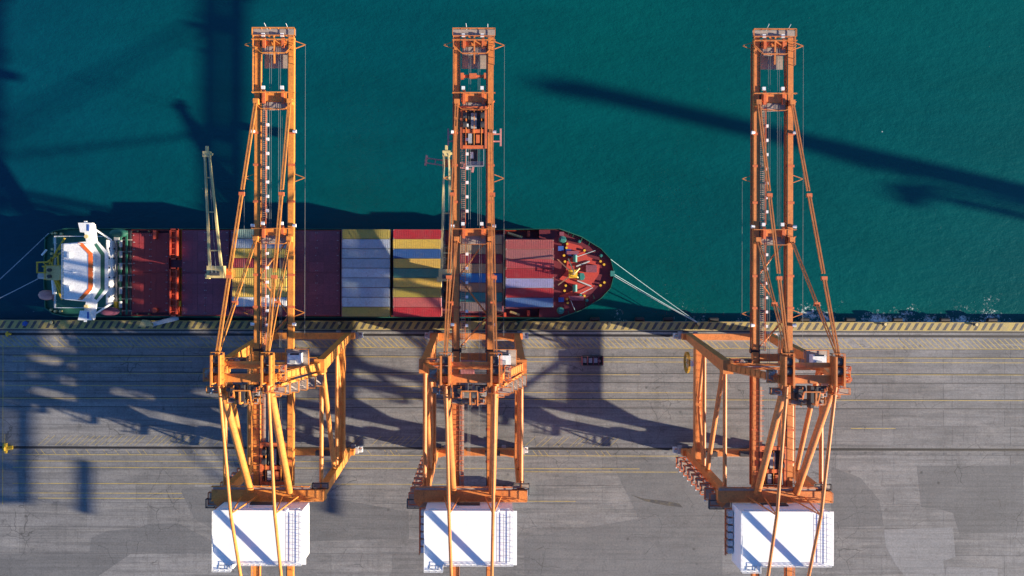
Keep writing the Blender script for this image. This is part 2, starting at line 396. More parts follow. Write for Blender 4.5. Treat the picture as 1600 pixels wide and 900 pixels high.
        bs = P('backstay', MB().tube((sx_ * 4.7, -6.2, 58), (sx_ * 4.4, -32.7, 52), .34, n=10).tube((sx_ * 4.4, -32.7, 52), (sx_ * 3.9, -67, 38.4), .34, n=10))
        P('stay_bracket', MB().beam((sx_ * 4.4, -32.7, 51.9), (sx_ * 4.4 - 1.7, -32.4, 39.6), .22).beam((sx_ * 4.4, -32.7, 51.9), (sx_ * 4.4 + 1.7, -32.4, 39.6), .22), par=bs)
        # sheave towers on the apex
        tw = P('sheave_bracket', MB().box(sx_ * 4.8 - .95, sx_ * 4.8 - .6, -6, -.4, 57.2, 60).box(sx_ * 4.8 + .6, sx_ * 4.8 + .95, -6, -.4, 57.2, 60).box(sx_ * 4.8 - .6, sx_ * 4.8 + .6, -5.5, -4.3, 57.2, 59.2))
        for yy in (-1.4, -3.2): P('sheave', MB().tube((sx_ * 4.8 - .5, yy, 59), (sx_ * 4.8 + .5, yy, 59), .8, n=16), 'dark', tw)
        P('railing', MB().rails([(sx_ * 4.8 - 1.2, -6.5), (sx_ * 4.8 - 1.2, .1), (sx_ * 4.8 + 1.2, .1), (sx_ * 4.8 + 1.2, -6.5)], 57.9, 1.2, 1.3, .11), par=tw)
    P('mast_head_beam', MB().box(-6.2, 6.2, -5.7, -4.2, 56.3, 57.9).tube((-4, -2.2, 57.4), (4, -2.2, 57.4), .5))
    wc = P('crossbeam', MB().tube((-10, -4.4, 37.6), (10, -4.4, 37.6), .7, n=14)); [P('railing', MB().rails([(-9.6, q), (9.6, q)], 38.0, 1.1, 1.6, .09), par=wc) for q in (-5.0, -3.8)]
    cbm = P('crossbeam', MB().box(-12.6, 11.8, -33.3, -31.1, 37.7, 39.6))
    P('beam_end', MB().beam((-12.0, -34.4, 38.2), (-11.0, -33.35, 38.2), 1.3, 1.2), par=cbm)
    P('walkway', MB().box(-12.4, 8.5, -31.05, -30.2, 39.2, 39.3), 'grating', cbm)
    P('railing', MB().rails([(-12.4, -30.2), (8.5, -30.2)], 39.3).rails([(-12.4, -33.2), (11.6, -33.2), (11.6, -31.2)], 39.6), par=cbm)
    # apex platforms
    APEX = ((-7.4, -4.2, -7.9, -6.7), (-3.6, 3.0, -9.9, -8.9), (3.4, 7.8, -7.9, -6.7), (-8.0, -6.6, -5.6, -3.2), (6.6, 7.8, -5.6, -2.5), (-3.2, -1.8, -8.8, -6.4), (1.6, 3.0, -8.8, -6.4))
    for a in (() if raised else APEX):
        platform(*a, 56.2, root)
    mk = P('hoist_machinery', MB().box(-2.5, -1.6, -9.2, -6.3, 56.3, 58.2).box(1.0, 1.8, -9, -6.3, 56.3, 58).box(-.3, .3, -10.4, -6.2, 56.6, 58.6).tube((-3.4, -6.9, 57.3), (-1, -6.9, 57.3), .7).tube((.8, -6.9, 57.3), (3.2, -6.9, 57.3), .7), 'dark')
    P('davit', MB().path([(0, -9.5, 56.3), (0, -9.5, 60.2), (0, -7.2, 60.4)], .3), 'orange', mk)
    P('guard_frame', MB().path([(-1.7, -10.2, 57.3), (-1.7, -7.2, 58.9), (1.4, -7.2, 58.9), (1.4, -10.2, 57.3)], .22), 'orange', mk)
    # stair landings climbing the right-hand mast leg
    st_ = P('mast_stair', MB().beam((10.9, -5.9, 38.6), (6.0, -6.6, 56), .3, .5), 'orange')
    for i in range(6):
        u = i / 5; xx = 10.6 - 5.0 * u; zz = 39.3 + 15.4 * u; y0 = -6.2 - .2 * u
        platform(xx - .9, xx + .9, y0 - 2.4, y0, zz, root)
        if i < 5:
            P('stair_flight', MB().beam((xx, y0 - 1.9, zz), (xx - 1.0, y0 - .5, zz + 3.0), .75, .12).beam((xx + .4, y0 - 1.9, zz + 1), (xx - .6, y0 - .5, zz + 4), .08).beam((xx - .4, y0 - 1.9, zz + 1), (xx - 1.4, y0 - .5, zz + 4), .08), 'grating', st_)
    # stairs down the left-hand landside leg
    ls = P('leg_stair', MB().beam((-12.1, -31.2, 5), (-12.1, -33, 36.5), .3, .3), 'red_orange')
    for i in range(9):
        u = i / 8; zz = 5.5 + 31.5 * u; yc = -31.5 - 1.2 * u
        platform(-13.9, -11.6, yc - 1.9, yc + .6, zz, root, rail_mat='red_orange')
        if i < 8:
            k = 1 if i % 2 else -1
            P('stair_flight', MB().beam((-12.7 + .55 * k, yc - 1.7, zz), (-12.7 + .55 * k, yc + .6, zz + 3.9), .8, .12), 'grating', ls)
            P('lamp', MB().box(-14.15, -13.95, yc - 2.1, yc - 1.8, zz + 1.1, zz + 1.4), 'white_paint', ls)
    # end platforms of the landside crossbeam
    platform(-14.2, -9.4, -35.2, -33.35, 37.6, root, rail_mat='dark')
    platform(8.8, 12.2, -31.05, -29.9, 37.6, root, rail_mat='dark')
    platform(-10, -5.2, -3.6, -2.6, 38.4, root); platform(5.2, 10, -3.6, -2.6, 38.4, root)
    # girders over the quay
    P('rear_deck', MB().box(-GX + .74, GX - .74, -71.5, -58, 35.62, 35.7), 'grating')
    for sx_ in (-1, 1):
        gd = P('girder', MB().box(sx_ * GX - .72, sx_ * GX + .72, -72, -1.4, 35.9, 37.1))
        P('trolley_rail', MB().box(sx_ * GX - sx_ * .65 - .08, sx_ * GX - sx_ * .65 + .08, -71.5, -1.4, 37.1, 37.28), 'steel', gd)
        P('railing', MB().rails([(sx_ * (GX + .78), -71.5), (sx_ * (GX + .78), -45.5)], 37.1).rails([(sx_ * (GX + .78), -30), (sx_ * (GX + .78), -8)], 37.1, post=2.5), 'orange', gd)
        
        for ya, yb in ((-33, -31.4), (-4.9, -3.9)): P('hanger', MB().box(sx_ * GX - .5, sx_ * GX + .5, ya, yb, 37.1, 37.65), 'orange', gd)
        
        for yy in (-18.6, -25.6): P('joint_plate', MB().box(sx_ * GX - .9, sx_ * GX + .9, yy, yy + .5, 37.1, 37.16), 'red_orange', gd)
    for yy in (-46, -62, -70.9): P('girder_tie', MB().box(-GX + .86, GX - .86, yy - .7, yy + .7, 35.72, 36.6))
    P('girder_tie', MB().box(-GX + .86, GX - .86, -3.4, -1.8, 35.6, 36.7))
    P('hung_shadow_box', MB().box(3.0, 4.3, -71, -57, 31.2, 32.4).box(3.5, 3.7, -70, -69.8, 32.4, 35.9).box(3.5, 3.7, -58.2, -58, 32.4, 35.9))  # unseen box added under the girder for the shadow strip it casts
    gl = P('girder_ladder', MB().box(-2.75, -2.0, -45, -9, 36.0, 36.1), 'grating')
    lad = MB(); yy = -45
    while yy < -9: lad.box(-4.5, -2.0, yy, yy + .12, 37.15, 37.25); yy += 1.1
    P('cable_hanger', lad, 'red_orange', gl)
    # boom
    for sx_ in (-1, 1):
        bm_ = P('boom_girder', MB(bx).box(sx_ * GX - .64, sx_ * GX + .64, -.9, tip, 34.2 if raised else 35.9, 37.1))
        P('trolley_rail', MB(bx).box(sx_ * GX - sx_ * .65 - .08, sx_ * GX - sx_ * .65 + .08, -.9, tip - 1, 37.1, 37.28), 'steel', bm_)
        for yy in (8, 15, 31, 39, 46):
            if yy < tip: P('joint_plate', MB(bx).box(sx_ * GX - .9, sx_ * GX + .9, yy, yy + .5, 37.1, 37.17), 'red_orange', bm_)
        
        for yy in (52.2, 22.4):
            if yy < tip: P('stay_lug', MB(bx).box(sx_ * GX - .55, sx_ * GX + .55, yy, yy + 1.2, 37.1, 38.6), 'orange', bm_)
        P('hinge', MB().tube((sx_ * GX - 1.05, -1.15, 36), (sx_ * GX + 1.05, -1.15, 36), .55), 'dark', bm_)
        for yy in (tip - 1.6, 36.5, 7.0):
            P('side_bracket', MB(bx).beam((sx_ * (GX + .85), yy + .8, 36.6), (sx_ * (GX + 3.0), yy, 36.6), .14).beam((sx_ * (GX + .85), yy - .8, 36.6), (sx_ * (GX + 3.0), yy, 36.6), .14), 'orange', bm_)
        for yy in (46.5, 26.0, 4.5):
            P('floodlight', MB(bx).tube((sx_ * (GX + .5), yy, 37.4), (sx_ * (GX + 1.25), yy, 37.4), .28, .38), 'white_paint', bm_)
    if not raised:
        P('service_ledge', MB().box(-GX - 1.02, -GX - .72, -.9, tip - 1, 35.95, 36.05), 'red_orange')
        P('service_ledge', MB().box(GX - .98, GX - .72, -.9, tip - 1, 35.95, 36.05), 'red_orange')
        P('service_ledge', MB().box(-GX - 1.1, -GX - .72, -30.5, -6, 35.95, 36.05), 'red_orange')
        rnd = random.Random(3)
        for k in range(30):          # hand rails, pipes and conduit frames crowding the mast-head platforms
            x0, x1, y0, y1 = rnd.choice(APEX); cx = rnd.uniform(x0, x1 - .4); cy = rnd.uniform(y0, y1 - .3); cz = 56.2 + rnd.uniform(.9, 2.4)
            a_ = min(x1 - cx, rnd.uniform(.5, 1.3)); b_ = min(y1 - cy, rnd.uniform(.4, 1.1))
            P('pipe_frame', MB().path([(cx, cy, 56.2), (cx, cy, cz), (cx + a_, cy, cz), (cx + a_, cy + b_, cz), (cx + a_, cy + b_, 56.2)], .14), rnd.choice(['orange', 'orange', 'red_orange', 'grey']))
        for k in range(10):
            cx = rnd.choice((-1, 1)) * rnd.uniform(5.5, 9.4)
            P('equipment_box', MB().box(cx - .3, cx + .3, -3.5, -3.5 + rnd.uniform(.3, .8), 38.4, 39.3), rnd.choice(['grey', 'dark', 'orange', 'red_orange']))
        P('conduit', MB().path([(-9.6, -4.4, 38.35), (9.6, -4.4, 38.35)], .16), 'grey')
        P('guide_wire', MB().tube((GX + 3.0, tip - 1.6, 36.6), (GX + 3.0, 2, 36.6), .035, n=5).tube((-GX - 3.0, 36, 36.6), (-GX - 3.0, 7, 36.6), .03, n=5), 'cable')
    for yy, wd in ((54, 1.7), (24.6, 1.4), (tip - 1.4, 1.0)):
        if yy > tip: continue
        tie = P('boom_tie', MB(bx).box(-GX + .86, GX - .86, yy - wd / 2, yy + wd / 2, 35.7, 37.3))
        for xx in (-2.1, 2.0):
            P('sheave_block', MB(bx).box(xx - .3, xx + .3, yy - wd / 2 - .6, yy + wd / 2 + .6, 37.3, 37.8), 'red_orange', tie)
            P('roller', MB(bx).box(xx - .55, xx + .15, yy + wd / 2 + .8, yy + wd / 2 + 1.5, 37.3, 37.8), 'white_paint', tie)
        P('walkway', MB(bx).box(-2.6, 2.7, yy - wd / 2 - 1.9, yy - wd / 2 - .1, 36.6, 36.7), 'grating', tie)
        P('railing', MB(bx).rails([(-4.5, yy - wd / 2 - .1), (-2.6, yy - wd / 2 - 1.9), (2.7, yy - wd / 2 - 1.9), (4.5, yy - wd / 2 - .1)], 37.2).rails([(-4.6, yy + wd / 2), (4.6, yy + wd / 2)], 37.3), 'orange', tie)
    if not raised:
        # tip platforms
        platform(-4.6, 4.6, tip + .05, tip + 1.7, 37.0, root)
        P('tip_plate', MB().box(-GX + .9, GX - .9, tip - 6.3, tip - 3.2, 34.9, 35.0), 'grating')
        P('tip_strut', MB().beam((.1, tip, 37.8), (.1, tip - 5.9, 37.4), .3).beam((-1.2, tip, 37.6), (1.5, tip - 1.8, 37.6), .25), 'orange')
        P('antenna', MB().tube((-1.6, tip + 1.7, 37), (-1.7, tip + 2.4, 39), .06, n=6), 'white_paint'); P('antenna', MB().tube((3.0, tip + 1.7, 37), (3.0, tip + 2.3, 39), .06, n=6), 'white_paint')
        P('rail_guard', MB().rails([(-4.45, tip), (-4.45, 54.9)], 37.1, .9, 2.2).rails([(4.4, tip), (4.4, tip - 6)], 37.1, .9, 1.4), 'orange')
        # chevron bracing
        for a, b_ in (((3.0, 23.2), (-2.8, 15.6)), ((-2.8, 14.2), (2.9, 6.8)), ((2.9, 6.0), (-2.8, -.4))):
            P('boom_brace', MB().tube((*a, 36.2), (*b_, 36.2), .2, n=8))
        # boom walkway with lamp boxes
        wk = MB().box(-2.72, -2.62, -1, 52, 36.3, 36.42).box(-1.85, -1.75, -1, 52, 36.3, 36.42); yy = -1
        while yy < 52: wk.box(-2.62, -1.85, yy, yy + .16, 36.32, 36.4); yy += .42
        ww = P('boom_walkway', wk, 'grating')
        P('railing', MB().rails([(-1.75, -1), (-1.75, 22.4)], 36.42, post=2, t=.08).rails([(-1.75, 26.5), (-1.75, 51.8)], 36.42, post=2, t=.08), 'red_orange', ww)
        yy = 4
        while yy < 50:
            if not 21 < yy < 28: P('lamp_box', MB().box(-1.72, -1.15, yy, yy + .6, 36.6, 37.3), 'white_paint', ww)
            yy += 3.12
        # outboard walkway ladders on the other girder
        for xx, y0, y1 in ((-1.1, -40, 66), (-.7, -40, 66), (.9, 26, 66), (1.3, -20, 66), (1.7, -20, 50), (.2, -70, -50)):
            P('hoist_rope', MB().tube((xx, y0, 36.9), (xx, y1, 36.9), .035, n=5), 'cable')
    # stays: a pair of flat bars in pinned lengths
    for sx_ in (-1, 1):
        for ty in ((53, 23) if not raised else ()):
            a = Vector((sx_ * 4.8, -1.0, 59.2)); e = Vector((sx_ * GX, ty - .2, 38.3))
            us = (0, .30, .62, 1) if ty > 30 else (0, .45, 1)
            for u0, u1 in zip(us, us[1:]):
                q0, q1 = a.lerp(e, u0 + (.008 if u0 else 0)), a.lerp(e, u1 - (.008 if u1 < 1 else 0)); o_ = Vector((.24, 0, 0))
                wb = .26 if ty > 30 else .18
                fs = P('forestay', MB().beam(q0 - o_, q1 - o_, wb, .3).beam(q0 + o_, q1 + o_, wb, .3))
                if u1 < 1: P('link', MB().box(q1.x - .55, q1.x + .55, q1.y - .55, q1.y + .25, q1.z - .25, q1.z + .3), 'red_orange', fs)
    # machinery house
    mh = P('machinery_house', MB().box(-9.7, 8.5, -44.6, -33.6, 39.75, 46.3).box(-9.7, -6.0, -45.9, -44.62, 39.75, 46.3), 'white')
    rf = MB(); x = -9.8
    while x < 8.5: rf.box(x, x + .865, -44.7, -33.5, 46.3, 46.47 + .006 * (round(x * 10) % 2)); x += .87
    rf.box(-9.8, -5.9, -46.0, -44.72, 46.3, 46.45)
    P('roof', rf, 'white', mh)
    P('railing', MB().rails([(-9.75, -45.95), (-9.75, -33.6)], 46.5, .8, 1.2, .07).rails([(8.55, -33.6), (8.55, -44.65), (-5.9, -44.65), (-5.9, -45.95), (-9.75, -45.95)], 46.5, .8, 1.2, .07), 'white_paint', mh)
    gr = MB()
    for xx in (5.2, 6.6, 7.9): gr.box(xx, xx + .06, -44, -34, 46.478, 46.495)
    yy = -44
    while yy < -34: gr.box(5.2, 7.9, yy, yy + .06, 46.497, 46.51); yy += 1.3
    P('roof_walkway', gr, 'sheet_blue', mh)
    hx = MB().path([(-8.6, -45.6, 46.55), (-8.6, -44.9, 46.55), (-6.6, -44.9, 46.55), (-6.6, -45.6, 46.55), (-8.6, -45.6, 46.55)], .07); P('roof_hatch', hx, 'grey', mh)
    P('vent', MB().box(-4.2, -3.2, -33.55, -32.9, 43.5, 44.6), 'white', mh); P('vent', MB().tube((5.4, -33.5, 46.4), (5.4, -33.0, 47.0), .4), 'white', mh)
    P('joint_shadow_gap', MB().box(-3.8, 1.6, -33.58, -33.35, 40.5, 42.2), 'dark', mh)
    P('roof_crane_rail', MB().box(-9.0, 7.8, -33.55, -33.3, 45.2, 45.5), 'white', mh)
    ac = P('cooler_platform', MB().box(-11.3, -9.75, -44.4, -34.6, 39.9, 40.0).rails([(-11.3, -44.4), (-11.3, -34.6)], 40, 1.1, 1.6, .1), 'red_orange', mh)
    for i in range(6):
        y0 = -43.9 + i * 1.58
        P('air_conditioner', MB().box(-10.95, -9.95, y0, y0 + 1.15, 40.0, 41.4), 'sheet_blue', mh)
    # white control cabin by the mast
    cb = P('control_cabin', MB().box(5.4, 7.9, -3.2, -1.2, 43.3, 45.6).box(5.25, 8.05, -3.4, -1.5, 45.6, 45.75), 'white_paint')
    P('window', MB().box(5.7, 7.6, -1.52, -1.18, 44.1, 45.7), 'glass', cb)
    P('roof_unit', MB().box(5.8, 7.0, -3.2, -2.5, 45.75, 46.2), 'grey', cb)
    platform(4.4, 9.2, -4.1, -.4, 43.1, root)
    P('cabin_post', MB().beam((6.6, -2.3, 38), (6.6, -2.3, 43), .6), 'orange')
    # yellow cable reel on the outer side of the left portal beam
    ring = MB()
    for i in range(20):
        a0, a1 = 2 * math.pi * i / 20, 2 * math.pi * (i + 1) / 20
        ring.beam((-12.0, -6.2 + 2.5 * math.cos(a0), 9.5 + 2.5 * math.sin(a0)), (-12.0, -6.2 + 2.5 * math.cos(a1), 9.5 + 2.5 * math.sin(a1)), .55, .45)
    for i in range(0, 20, 5):
        a0 = 2 * math.pi * i / 20; ring.beam((-12, -6.2, 9.5), (-12.0, -6.2 + 2.5 * math.cos(a0), 9.5 + 2.5 * math.sin(a0)), .2)
    rl = P('cable_reel', ring, 'reel'); P('reel_motor', MB().box(-11.8, -10.9, -6.9, -5.5, 8.8, 12.9), 'white_paint', rl)
    # crane-side machinery over the landside sill
    P('sill_equipment', MB().box(-6.5, -3.5, -30.6, -29.4, 5.3, 7.0), 'dark'); P('sill_equipment', MB().box(2.4, 6.2, -30.6, -29.4, 5.3, 6.8), 'dark')
    return root

def build_trolley(root):
    def P(name, mb, mat='orange', par=None): return mb.build(name, mat, par or root)
    tr = P('trolley', MB().box(-2.9, -2.4, -4.6, 4.6, 36.6, 37.3).box(2.4, 2.9, -4.6, 4.6, 36.6, 37.3).box(-2.4, 2.4, 3.8, 4.6, 36.5, 37.2).box(-2.4, 2.4, -1.2, -.4, 36.5, 37.2).box(-2.4, 2.4, -4.6, -3.9, 36.5, 37.2), 'red_orange')
    tr.location = (0, 0, 0)
    for xx in (-2.3, 1.5): P('hoist_drum', MB().tube((xx, .6, 37.4), (xx + .8, .6, 37.4), .7, n=14).tube((xx, 2.6, 37.4), (xx + .8, 2.6, 37.4), .7, n=14), 'dark', tr)
    P('machinery_deck', MB().box(-2.3, 2.3, -3.9, 3.8, 36.2, 36.3), 'dark', tr)
    P('motor', MB().box(-1.2, -.4, -3.4, -1.4, 36.3, 37.5), 'grey', tr); P('motor', MB().box(.5, 1.3, -3.4, -1.6, 36.3, 37.3), 'red_orange', tr)
    P('motor', MB().box(-.6, .6, -.2, 3.2, 36.3, 37.0), 'grey', tr)
    P('pipe_run', MB().path([(-1.6, -3.8, 37.2), (-1.6, 3.6, 37.2)], .16).path([(1.7, -3.8, 37.2), (1.7, 3.6, 37.2)], .16).path([(.1, -3.8, 37.4), (.1, 3.6, 37.4)], .16), 'orange', tr)
    P('operator_cabin', MB().box(-1.2, .8, -7.0, -4.8, 33.4, 35.9).box(-1.3, .9, -7.1, -4.7, 35.9, 36.05), 'dark', tr)
    P('cabin_roof_panel', MB().box(-.8, -.1, -6.6, -5.2, 36.06, 36.2), 'white_paint', tr)
    P('railing', MB().rails([(-1.6, -4.7), (-1.6, -8.4), (2.2, -8.4), (2.2, -4.7)], 36.0), 'grey', tr)
    P('walkway', MB().box(-1.6, 2.2, -8.4, -7.2, 35.9, 36.0), 'grey', tr)
    return tr
XC = [at(488, 0).x, at(745, 0).x, at(1131, 0).x, 317.0]
GRP = 'orange quay cranes in a row'
crane = empty('quay_crane', (XC[0], YW, 0), 'orange ship-to-shore crane on the left, its boom over the ship near the white bridge', 'crane', GRP)
build_crane(crane)
c2 = copy_tree(crane); c2.location.x = XC[1]; c2['label'] = 'middle orange ship-to-shore crane with its trolley run out over the water'
c3 = copy_tree(crane); c3.location.x = XC[2]; c3['label'] = 'right-hand orange ship-to-shore crane with no ship beneath its boom'
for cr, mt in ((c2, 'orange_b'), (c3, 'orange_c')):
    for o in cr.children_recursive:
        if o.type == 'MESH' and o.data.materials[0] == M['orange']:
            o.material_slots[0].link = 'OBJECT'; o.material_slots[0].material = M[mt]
for cr, ty in ((crane, -26), (c2, 47.5), (c3, -26.5)):
    tr = build_trolley(cr); tr.location = (0, ty, 0)
    for ch in tr.children: pass
pn = MB().box(-2.7, .3, -7.0, -3.2, 37.66, 37.72).build('hinge_cover', 'pink', c2)
for i in range(9): MB().box(-2.65 + i * .33, -2.5 + i * .33, -6.9, -3.3, 37.72, 37.84).build('slat', 'pink', pn)
fe = MB().tube((-2.6, 58.8, 36.6), (2.6, 58.8, 36.6), .35).box(-2.9, -2.2, 58.2, 59.4, 36.2, 37.2).box(2.2, 2.9, 58.2, 59.4, 36.2, 37.2).box(-1, .6, 58.3, 59.3, 36.3, 37.2).build('catenary_carriage', 'red_orange', c2)
for xx in (-5.6, 5.9):
    MB().box(xx - .2, xx + .2, 43.6, 47.4, 36.2, 36.5).beam((xx, 46.2, 36.4), (xx * .72, 46.2, 36.4), .25).beam((xx, 44.6, 36.4), (xx * .72, 44.6, 36.4), .25).build('festoon_arm', 'pink', c2)
c4 = empty('quay_crane', (XC[3], YW, 0), 'farther orange ship-to-shore crane with its boom raised upright, off to the right', 'crane', GRP)
build_crane(c4, raised=True, tip=50)

# spreader hung from the middle crane
a = at(702, 256, 13)
sp = empty('spreader', a, 'pinkish red container spreader hanging beside the cream ship crane jib tip', 'spreader', rz=R(-8))
MB().box(-6.1, 6.1, -.75, -.45, -.4, .1).box(-6.1, 6.1, .45, .75, -.4, .1).build('beam', 'pink', sp)
for xx in (-5.9, 5.9): MB().box(xx - .25, xx + .25, -1.3, 1.3, -.5, .15).build('end_beam', 'pink', sp)
for xx in (-3.6, -1.4, 1.4, 3.6): MB().box(xx - .15, xx + .15, -.45, .45, -.3, .05).build('cross_member', 'pink', sp)
MB().box(-1.3, 1.3, -.95, .95, .12, .9).build('head_block', 'red_orange', sp)
for xx, yy in ((-1.1, -.8), (1.1, -.8), (-1.1, .8), (1.1, .8)):
    wp = Vector((XC[1] + xx, YW + 47.5 + yy, 36.5)) - a
    MB().tube((xx, yy, .9), Matrix.Rotation(R(8), 3, 'Z') @ wp, .03, n=5).build('rope', 'cable', sp)

# ================================================================ SHIP
SY = 3.8; ship = empty('container_ship', (0, SY, -3), 'feeder container ship moored along the quay, white bridge at its left end', 'ship')
def S(name, mb, mat, par=None):
    mb.v = [v - Vector((0, SY, -3)) for v in mb.v]      # parent sits at the waterline amidships
    return mb.build(name, mat, par or ship)
HB = 11.65
bow = [(17.2, HB), (23.0, 9.55), (28.0, 6.5), (30.5, 3.8), (31.45, .15)]
stern = [(-112, HB), (-115.5, 10.9), (-117.6, 9.4), (-118, 0)]
def outline(k=1.0, bx_=0.0, stx=0.0):
    top = [(x + stx, y * k) for x, y in reversed(stern)] + [(-60, HB), (0, HB)] + [(x + bx_ * (x - 10) / 21, y * k) for x, y in bow]
    bot = [(x, -y) for x, y in reversed(top) if abs(y) > .01]
    return [(x, y + SY) for x, y in bot[::-1][::-1]] , [(x, y + SY) for x, y in top]
def ring(k=1.0, bx_=0.0, stx=0.0):
    b_, t_ = outline(k, bx_, stx)
    return t_ + b_
def loft(levels):
    mb = MB(); n = len(levels[0][0]); vs = []
    for pts, z in levels: vs += [(x, y, z(x) if callable(z) else z) for x, y in pts]
    fs = []
    for l in range(len(levels) - 1):
        for i in range(n): j = (i + 1) % n; fs.append((l * n + j, l * n + i, (l + 1) * n + i, (l + 1) * n + j))
    mb.add(vs, fs); return mb
sheer = lambda x: 1.2 + (2.6 if x > 17 else 0) + (1.0 if x > 25 else 0)
hz = lambda x: 1.2 + max(0, min(1, (x - 8) / 9)) * 3.0
hull = S('hull', loft([(ring(.86, -3, 1.5), -6), (ring(.93, -1.6, .6), -2), (ring(), hz)]), 'green_hull')
S('bulwark', loft([(ring(), hz), (ring(), lambda x: hz(x) + .75), ([(x * .9985, SY + (y - SY) * .984) for x, y in ring()], lambda x: hz(x) + .75), ([(x * .9985, SY + (y - SY) * .984) for x, y in ring()], hz)]), 'green_deck', hull)
# decks
S('main_deck', MB().sheet([(-98, SY - 11.4), (12, SY - 11.4), (12, SY + 11.4), (-98, SY + 11.4)], .6), 'maroon')
sp_ = [(x, y) for x, y in ring(.985) if x < -90]
S('stern_deck', MB().sheet([(-97.9, SY - 11.4), (-97.9, SY + 11.4)] + [p for p in [(-112, SY + 11.4), (-115.3, SY + 10.7), (-117.4, SY + 9.2), (-117.8, SY), (-117.4, SY - 9.2), (-115.3, SY - 10.7), (-112, SY - 11.4)]], 1.1), 'green_deck')
fd = [(12, SY + 11.35)] + [(x * .998, y * .98 + SY) for x, y in bow] + [(x * .998, -y * .98 + SY) for x, y in reversed(bow[:-1])] + [(12, SY - 11.35)]
S('forecastle_deck', MB().sheet(fd[::-1], 4.1), 'fore_shade_maroon')
S('forecastle_bulkhead', MB().box(16.6, 16.9, SY - 11.3, SY + 11.3, .6, 4.0), 'maroon')
# hatch covers: bays by px along the ship
def bx2(px, z): return at(px, 0, z).x
ZT = 2.6
def hatch(px0, px1, half=11.1, mat='maroon', z=ZT):
    xa, xb = bx2(px0, z), bx2(px1, z)
    S('hatch_coaming', MB().box(xa + .3, xb - .3, SY - half + .5, SY + half - .5, .6, z - .7), mat)
    for s_ in (-1, 1):
        y0, y1 = (SY + .04, SY + half) if s_ > 0 else (SY - half, SY - .04)
        hc = S('hatch_cover', MB().box(xa, xb, y0, y1, z - .7, z), mat)
        lg = MB()
        for i in range(6):
            for xx in (xa + .45, xa + .7, (xa + xb) / 2 - .2, (xa + xb) / 2 + .2, xb - .7, xb - .45):
                yy = y0 + .6 + i * (abs(y1 - y0) - 1.2) / 5
                if random.random() < .75: lg.box(xx - .09, xx + .09, yy - .09, yy + .09, z, z + .16)
        tag(S('lashing_socket', lg, 'grey', hc), kind='stuff')
        npx, npy = 3, 4
        for i in range(npx):
            for j in range(npy):
                pw, ph = (xb - xa - .5) / npx, (y1 - y0 - .4) / npy
                S('hatch_panel', MB().box(xa + .25 + i * pw + .06, xa + .25 + (i + 1) * pw - .06, y0 + .2 + j * ph + .06, y0 + .2 + (j + 1) * ph - .06, z, z + .05), mat, hc)
        rb = MB()
        for xx in (xa + (xb - xa) * .22, xa + (xb - xa) * .5, xa + (xb - xa) * .78): rb.box(xx - .05, xx + .05, y0 + .15, y1 - .15, z + .05, z + .09)
        S('seam_rib', rb, mat, hc)
hatch(206, 264, 10.4, 'stern_red', 1.9)
hatch(284, 358); hatch(360, 452); hatch(458, 531); hatch(533, 611); hatch(613, 691); hatch(711, 787, 10.3); hatch(790, 865, 9.2)
# lashing bridges / cross-deck frames
for px in (266, 271, 278):
    X = bx2(px, 3)
for ya, yb in ((SY + 3.4, SY + 11.4), (SY - 11.4, SY + 1.3)):
    xa, xb = bx2(265, 4), bx2(281, 4)
    lb = S('lashing_bridge', MB().box(xa, xa + .35, ya, yb, .6, 4.2).box(xb - 1.0, xb - .65, ya, yb, .6, 4.2).box(xa, xb - .65, ya, ya + .4, 3.6, 4.2).box(xa, xb - .65, yb - .4, yb, 3.6, 4.2).box(xa + .36, xb - 1.0, ya + .5, yb - .5, 3.3, 3.4), 'red_frame')
    yy = ya + 1.2
    while yy < yb - .6: S('frame_bar', MB().box(xa + .36, xb - 1.01, yy, yy + .22, 3.6, 4.1), 'red_frame', lb); yy += 1.5
    S('railing', MB().rails([(xb - .4, ya), (xb - .4, yb)], 1.0), 'yellow', lb)
S('deck_box', MB().box(bx2(277, 3), bx2(282, 3), SY - 8.8, SY - 7.4, .6, 3), 'yellow')
S('deck_box', MB().box(bx2(239, 3), bx2(244, 3), SY + 8.8, SY + 11, .6, 3.0), 'red_frame')
S('vent_post', MB().tube((bx2(242, 3), SY - 9.8, .6), (bx2(242, 3), SY - 9.8, 3.2), .5, .7), 'red_frame')
for px in (215, 233): 
    for s_ in (-1, 1): S('deck_fitting', MB().tube((bx2(px, 1), SY + s_ * 10.9, .6), (bx2(px, 1), SY + s_ * 10.9, 1.2), .25), 'cream')
for px in (453.5, 531, 609.5, 789, 360.5):   # narrow cross decks between bays
    X = bx2(px, 2)
    cd = S('cross_deck', MB().box(X - .28, X + .28, SY - 10.6, SY + 10.6, .6, 1.9), 'dark')
for px in (789, 866):
    X = bx2(px, 3)
    S('stanchion', MB().box(X - .35, X + .35, SY + 10.2, SY + 11.3, .6, 3.4), 'red_frame'); S('stanchion', MB().box(X - .35, X + .35, SY - 11.3, SY - 10.2, .6, 3.4), 'red_frame')
for X in (bx2(826, 3),):
    for s_ in (-1, 1): S('stanchion', MB().box(X - .35, X + .35, SY + s_ * 10.4 - .8, SY + s_ * 10.4 + .8, .6, 3.2), 'red_frame')
S('gangway_rail', MB().rails([(bx2(700, 2), SY - 11.2), (bx2(866, 2), SY - 11.2)], 1.2, t=.12), 'red_frame'); S('gangway_rail', MB().rails([(bx2(700, 2), SY + 11.2), (bx2(866, 2), SY + 11.2)], 1.2, t=.12), 'red_frame')
S('gangway_rail', MB().rails([(bx2(206, 2), SY + 11.2), (bx2(690, 2), SY + 11.2)], 1.2, t=.1), 'red_frame'); S('gangway_rail', MB().rails([(bx2(206, 2), SY - 11.2), (bx2(690, 2), SY - 11.2)], 1.2, t=.1), 'red_frame')
